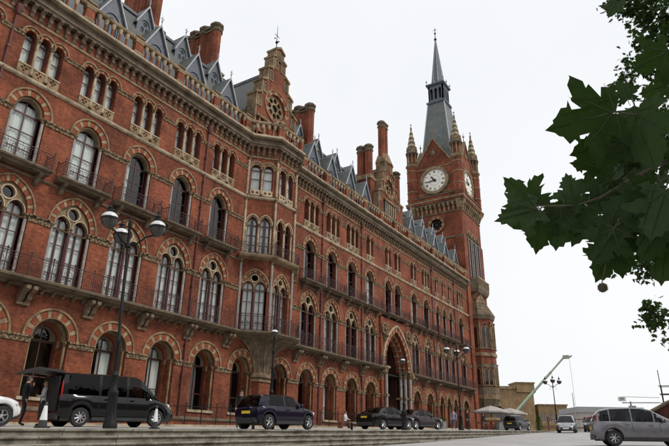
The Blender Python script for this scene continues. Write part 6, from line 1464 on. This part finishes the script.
# ------------------------------------------------------------------ plane tree at the camera's right, its branch hanging into view
tree = empty('plane_tree', (7.6, -32.6, zroad(7.6)), label='plane tree with large lobed leaves overhanging the road', cat='tree')
def leaf_mesh(seed):
    # five-lobed toothed plane leaf, length 1 along +x, base at the origin, gently cupped
    rr = random.Random(seed); half = [(0, .02), (-.07, .10), (-.14, .20), (-.09, .23), (-.15, .34), (-.12, .43), (-.03, .36), (.01, .43), (.06, .34), (.13, .26), (.19, .32), (.20, .42), (.28, .43), (.31, .54), (.43, .64), (.45, .53), (.52, .49), (.49, .40), (.54, .33), (.50, .26), (.46, .19), (.55, .20), (.59, .28), (.66, .22), (.74, .24), (.77, .15), (.86, .13), (.88, .06), (1.0, .0)]
    half = [(x + rr.uniform(-.025, .025), y * rr.uniform(.88, 1.12)) for x, y in half[:-1]] + [(1.0, 0)]
    low = [(x + rr.uniform(-.03, .03), -y * rr.uniform(.85, 1.1)) for x, y in half[:-1]]
    out = half + low[::-1]
    def z(x, y): return -.10 * x * x - .10 * y * y + .012 * sin(7 * x + 3 * y) + .02
    mb = MB(); pts = []
    spine = [(i / 8, 0.0) for i in range(1, 8)]
    loopv = [(x, y, z(x, y)) for x, y in out]
    # triangulate outline against the midrib so that the blade folds
    tri = tessellate_polygon([[Vector((x, y, 0)) for x, y in half + [(s, 0) for s, _ in spine[::-1]]]])
    hv = half + [(s, 0) for s, _ in spine[::-1]]; mb.add([(x, y, z(x, y)) for x, y in hv], tri, 'leaf')
    lv = [(0, .0)] + low[1:] + [(1.0, 0)] + [(s, 0) for s, _ in spine[::-1]]
    tri = tessellate_polygon([[Vector((x, y, 0)) for x, y in lv]]); mb.add([(x, y, z(x, y)) for x, y in lv], tri, 'leaf')
    mb.path([(s, 0, z(s, 0) - .006) for s in (0, .25, .5, .75, .95)], .012, 'leaf_vein', 4, .003)
    for s_ in (-1, 1): mb.path([(0, 0, z(0, 0) - .006), (.02, s_ * .22, z(.02, .22) - .006), (.04, s_ * .42, z(.04, .42) - .006)], .009, 'leaf_vein', 4, .003); mb.path([(.05, 0, z(.05, 0) - .006), (.3, s_ * .2, z(.3, .2) - .006), (.55, s_ * .36, z(.55, .36) - .006)], .009, 'leaf_vein', 4, .003)
    mb.path([(0, 0, z(0, 0)), (-.12, .02, .03), (-.25, .0, .0)], .011, 'leaf_vein', 4)
    return mb
LV = [leaf_mesh(i).mesh('leaf', 70) for i in range(6)]
LEAVES = [
    (2.305, -28.891, 1.296, -0.52, 0.81, -0.29, -0.77, -0.58, -0.27, 0.304),
    (2.515, -28.940, 1.457, -0.11, 0.18, 0.98, -0.97, -0.22, -0.07, 0.120),
    (2.411, -28.963, 1.330, 0.05, -0.08, -1.00, -0.94, 0.33, -0.07, 0.284),
    (2.423, -28.890, 1.213, -0.52, 0.81, -0.28, -0.76, -0.58, -0.27, 0.235),
    (2.368, -28.525, 0.975, -0.37, 0.58, 0.73, -0.93, -0.29, -0.24, 0.195),
    (2.314, -28.535, 0.940, -0.52, 0.81, -0.28, -0.86, -0.48, 0.19, 0.194),
    (2.426, -28.524, 0.973, -0.10, 0.15, -0.98, -0.83, -0.55, -0.00, 0.204),
    (2.565, -28.648, 1.037, -0.07, 0.11, 0.99, -1.00, 0.03, -0.07, 0.158),
    (2.613, -28.630, 1.043, -0.53, 0.83, 0.15, -0.84, -0.51, -0.18, 0.087),
    (2.480, -28.607, 0.989, -0.14, 0.21, -0.97, -0.94, -0.32, 0.06, 0.204),
    (2.538, -28.698, 1.001, -0.23, 0.35, -0.91, -0.92, -0.38, 0.08, 0.209),
    (2.622, -28.738, 1.024, -0.01, 0.01, 1.00, -1.00, -0.08, -0.01, 0.141),
    (2.479, -28.792, 1.140, -0.53, 0.83, 0.19, -0.85, -0.52, -0.11, 0.139),
    (2.483, -28.798, 0.860, -0.30, 0.47, -0.83, -0.92, -0.38, 0.11, 0.202),
    (2.528, -28.775, 0.797, -0.27, 0.42, -0.87, -0.90, -0.43, 0.07, 0.183),
    (2.610, -28.811, 0.899, -0.07, 0.11, -0.99, -0.99, 0.08, 0.08, 0.229),
    (3.066, -28.967, 2.437, -0.27, 0.42, -0.87, -0.94, -0.31, 0.14, 0.129),
    (2.703, -29.141, 1.776, -0.45, 0.70, -0.55, -0.74, -0.64, -0.21, 0.226),
    (2.478, -28.976, 1.014, -0.45, 0.70, -0.55, -0.73, -0.65, -0.23, 0.167),
    (2.566, -29.020, 1.206, -0.54, 0.84, -0.02, -0.76, -0.49, -0.43, 0.104),
    (2.559, -28.917, 1.037, -0.22, 0.35, -0.91, -0.98, -0.07, 0.21, 0.252),
    (2.379, -29.007, 0.945, -0.23, 0.36, -0.91, -0.97, 0.02, 0.25, 0.231),
    (2.552, -28.999, 0.902, -0.32, 0.50, -0.80, -0.94, -0.28, 0.20, 0.256),
    (2.736, -29.008, 1.450, -0.28, 0.44, -0.86, -0.85, -0.53, 0.01, 0.281),
    (2.725, -28.805, 1.181, -0.32, 0.49, -0.81, -0.88, -0.47, 0.06, 0.223),
    (2.807, -28.933, 1.290, -0.41, 0.64, -0.65, -0.86, -0.04, 0.50, 0.248),
    (2.540, -29.073, 1.325, -0.50, 0.78, -0.37, -0.52, -0.61, -0.59, 0.140),
    (2.600, -28.980, 0.811, -0.18, 0.29, -0.94, -0.94, 0.22, 0.25, 0.206),
    (2.816, -28.855, 1.076, -0.41, 0.64, -0.65, -0.90, -0.20, 0.38, 0.215),
    (2.875, -28.854, 1.398, -0.28, 0.44, -0.86, -0.78, -0.63, -0.07, 0.261),
    (2.704, -28.958, 1.012, 0.04, -0.06, -1.00, -0.97, -0.25, -0.02, 0.211),
    (2.803, -29.113, 1.649, -0.50, 0.78, -0.38, -0.40, -0.60, -0.69, 0.159),
]
for i, (x, y, z, dx, dy, dz, nx, ny, nz_, ln) in enumerate(LEAVES):
    d_, n_ = Vector((dx, dy, dz)).normalized(), Vector((nx, ny, nz_)); n_ = (n_ - d_ * n_.dot(d_)).normalized(); s_ = n_.cross(d_); ln *= 1.0
    obj('leaf', LV[i % 6], tree, Matrix(((d_.x * ln, s_.x * ln, n_.x * ln, x), (d_.y * ln, s_.y * ln, n_.y * ln, y), (d_.z * ln, s_.z * ln, n_.z * ln, z), (0, 0, 0, 1))))
rl = random.Random(21)
for k in range(26):
    q = rl.choice([(2.68, -28.92, 1.16), (2.57, -28.76, 1.04), (2.75, -29.0, 1.2), (2.61, -28.9, .97), (2.6, -28.95, 1.33), (2.52, -28.83, .9), (2.85, -29.1, 1.3)])
    c = Vector(q) + Vector((rl.uniform(.0, .35), rl.uniform(-.12, .12), rl.uniform(-.14, .14))); d_ = Vector((rl.uniform(-.6, .2), rl.uniform(-.6, .9), rl.uniform(-1, .3))).normalized(); n_ = Vector((-.9, rl.uniform(-.6, .4), rl.uniform(-.4, .5))); n_ = (n_ - d_ * n_.dot(d_)).normalized(); s_ = n_.cross(d_); ln = rl.uniform(.09, .15)
    obj('leaf', LV[k % 6], tree, Matrix(((d_.x * ln, s_.x * ln, n_.x * ln, c.x), (d_.y * ln, s_.y * ln, n_.y * ln, c.y), (d_.z * ln, s_.z * ln, n_.z * ln, c.z), (0, 0, 0, 1))))
zb_ = zroad(7.6)
mb = MB(); mb.path([(7.6, -32.6, zb_ - .2), (7.62, -32.6, .6), (7.55, -32.5, 2.4), (7.8, -32.5, 4.4), (8.4, -32.4, 6.5)], .34, 'bark', 12, .2); obj('trunk', mb, tree, None, 60)
def branch(pts, r, r2): mb = MB(); mb.path(pts, r, 'bark', 7, r2); obj('branch', mb, tree, None, 60)
branch([(7.6, -32.5, 2.9), (6.3, -31.6, 3.1), (5.0, -30.7, 2.6), (4.1, -30.0, 2.05), (3.41, -29.51, 1.65)], .09, .018)
branch([(3.41, -29.51, 1.65), (2.94, -29.15, 1.35), (2.68, -28.92, 1.16), (2.57, -28.76, 1.04), (2.51, -28.66, 1.0), (2.34, -28.53, .965)], .011, .003)
branch([(3.41, -29.51, 1.65), (2.92, -29.29, 1.46), (2.52, -29.05, 1.33), (2.31, -28.89, 1.3)], .008, .003)
branch([(2.94, -29.15, 1.35), (2.8, -29.11, 1.14), (2.61, -28.9, .97), (2.48, -28.8, .86), (2.47, -28.75, .72), (2.47, -28.72, .63)], .006, .002)
mb = MB(); mb.ball((2.47, -28.72, .61), .019, 'bark', 12, 9)
for k in range(60):
    a_, b_ = random.uniform(0, 2 * pi), acos(random.uniform(-1, 1)); d_ = Vector((sin(b_) * cos(a_), sin(b_) * sin(a_), cos(b_))); c = Vector((2.47, -28.72, .61)); mb.tube(c + d_ * .017, c + d_ * .0235, .0018, 'bark', 3, .0005)
obj('seed_ball', mb, tree)
BL = [((14.95, -29.95, 11.2), 1.05, 1200), ((14.35, -29.2, 11.2), .6, 420), ((14.75, -29.6, 9.8), .75, 700), ((14.55, -29.35, 8.5), .65, 560), ((14.3, -29.0, 7.2), .65, 520), ((14.1, -28.65, 6.0), .6, 460), ((14.05, -28.65, 4.9), .55, 420), ((13.95, -28.4, 3.9), .45, 260), ((14.05, -28.55, 2.7), .45, 270), ((13.0, -33.0, 8.5), 2.6, 1200), ((9.0, -33.0, 8.2), 2.4, 700),
      ((1.5, -31.6, 3.4), 1.3, 900), ((3.6, -32.4, 4.4), 1.5, 900), ((-.6, -30.2, 5.4), 1.5, 900), ((-2.0, -31.4, 2.6), 1.2, 800), ((5.5, -32.6, 4.6), 1.5, 800)]  # this row: unseen leaf clumps added to shade the hanging leaves
for c in ((1.5, -31.6, 3.4), (3.6, -32.4, 4.4), (-.6, -30.2, 5.4), (-2.0, -31.4, 2.6), (5.5, -32.6, 4.6)): branch([(7.7, -32.5, 4.0), ((7.7 + c[0]) / 2, (-32.5 + c[1]) / 2, max(c[2], 4.0) + .5), c], .07, .012)
for c, r, _ in BL[:9]: branch([(8.4, -32.4, 6.5), ((8.4 + c[0]) / 2, (-32.4 + c[1]) / 2 - .6, (6.5 + c[2]) / 2 + .6), (c[0] + .2, c[1] - .6, c[2]), (c[0], c[1] + r * .5, c[2] + .2)], .07, .008)
mb = MB(); rr = random.Random(9)
star = [(0, 0), (-.08, .22), (.12, .2), (.12, .48), (.36, .26), (.58, .40), (.64, .18), (1, 0), (.64, -.18), (.58, -.40), (.36, -.26), (.12, -.48), (.12, -.2), (-.08, -.22)]
for c, r, n in BL:
    c = Vector(c); subs = [c + Vector((rr.gauss(0, .5), rr.gauss(0, .5), rr.gauss(0, .5))) * r for _ in range(int(10 + r * 8))]
    for _ in range(n):
        p = rr.choice(subs) + Vector((rr.gauss(0, .16), rr.gauss(0, .16), rr.gauss(0, .16))) * (r ** .5)
        d_ = Vector((rr.gauss(0, 1), rr.gauss(0, 1), rr.gauss(-.5, .7))).normalized(); n_ = Vector((rr.gauss(-.3, .7), rr.gauss(0, .7), rr.gauss(.5, .6))); n_ = (n_ - d_ * n_.dot(d_)).normalized(); s_ = n_.cross(d_); ln = rr.uniform(.09, .17) * (1.5 if c.x < 8 else 1)
        mb.add([p + d_ * (x * ln) + s_ * (y * ln) + n_ * (-abs(y) * .25 * ln) for x, y in star], [(0, 1, 2), (0, 2, 3, 4), (0, 4, 5, 6), (0, 6, 7, 8), (0, 8, 9, 10), (0, 10, 11, 12), (0, 12, 13)], 'leaf')
obj('crown', mb, tree, kind='stuff')
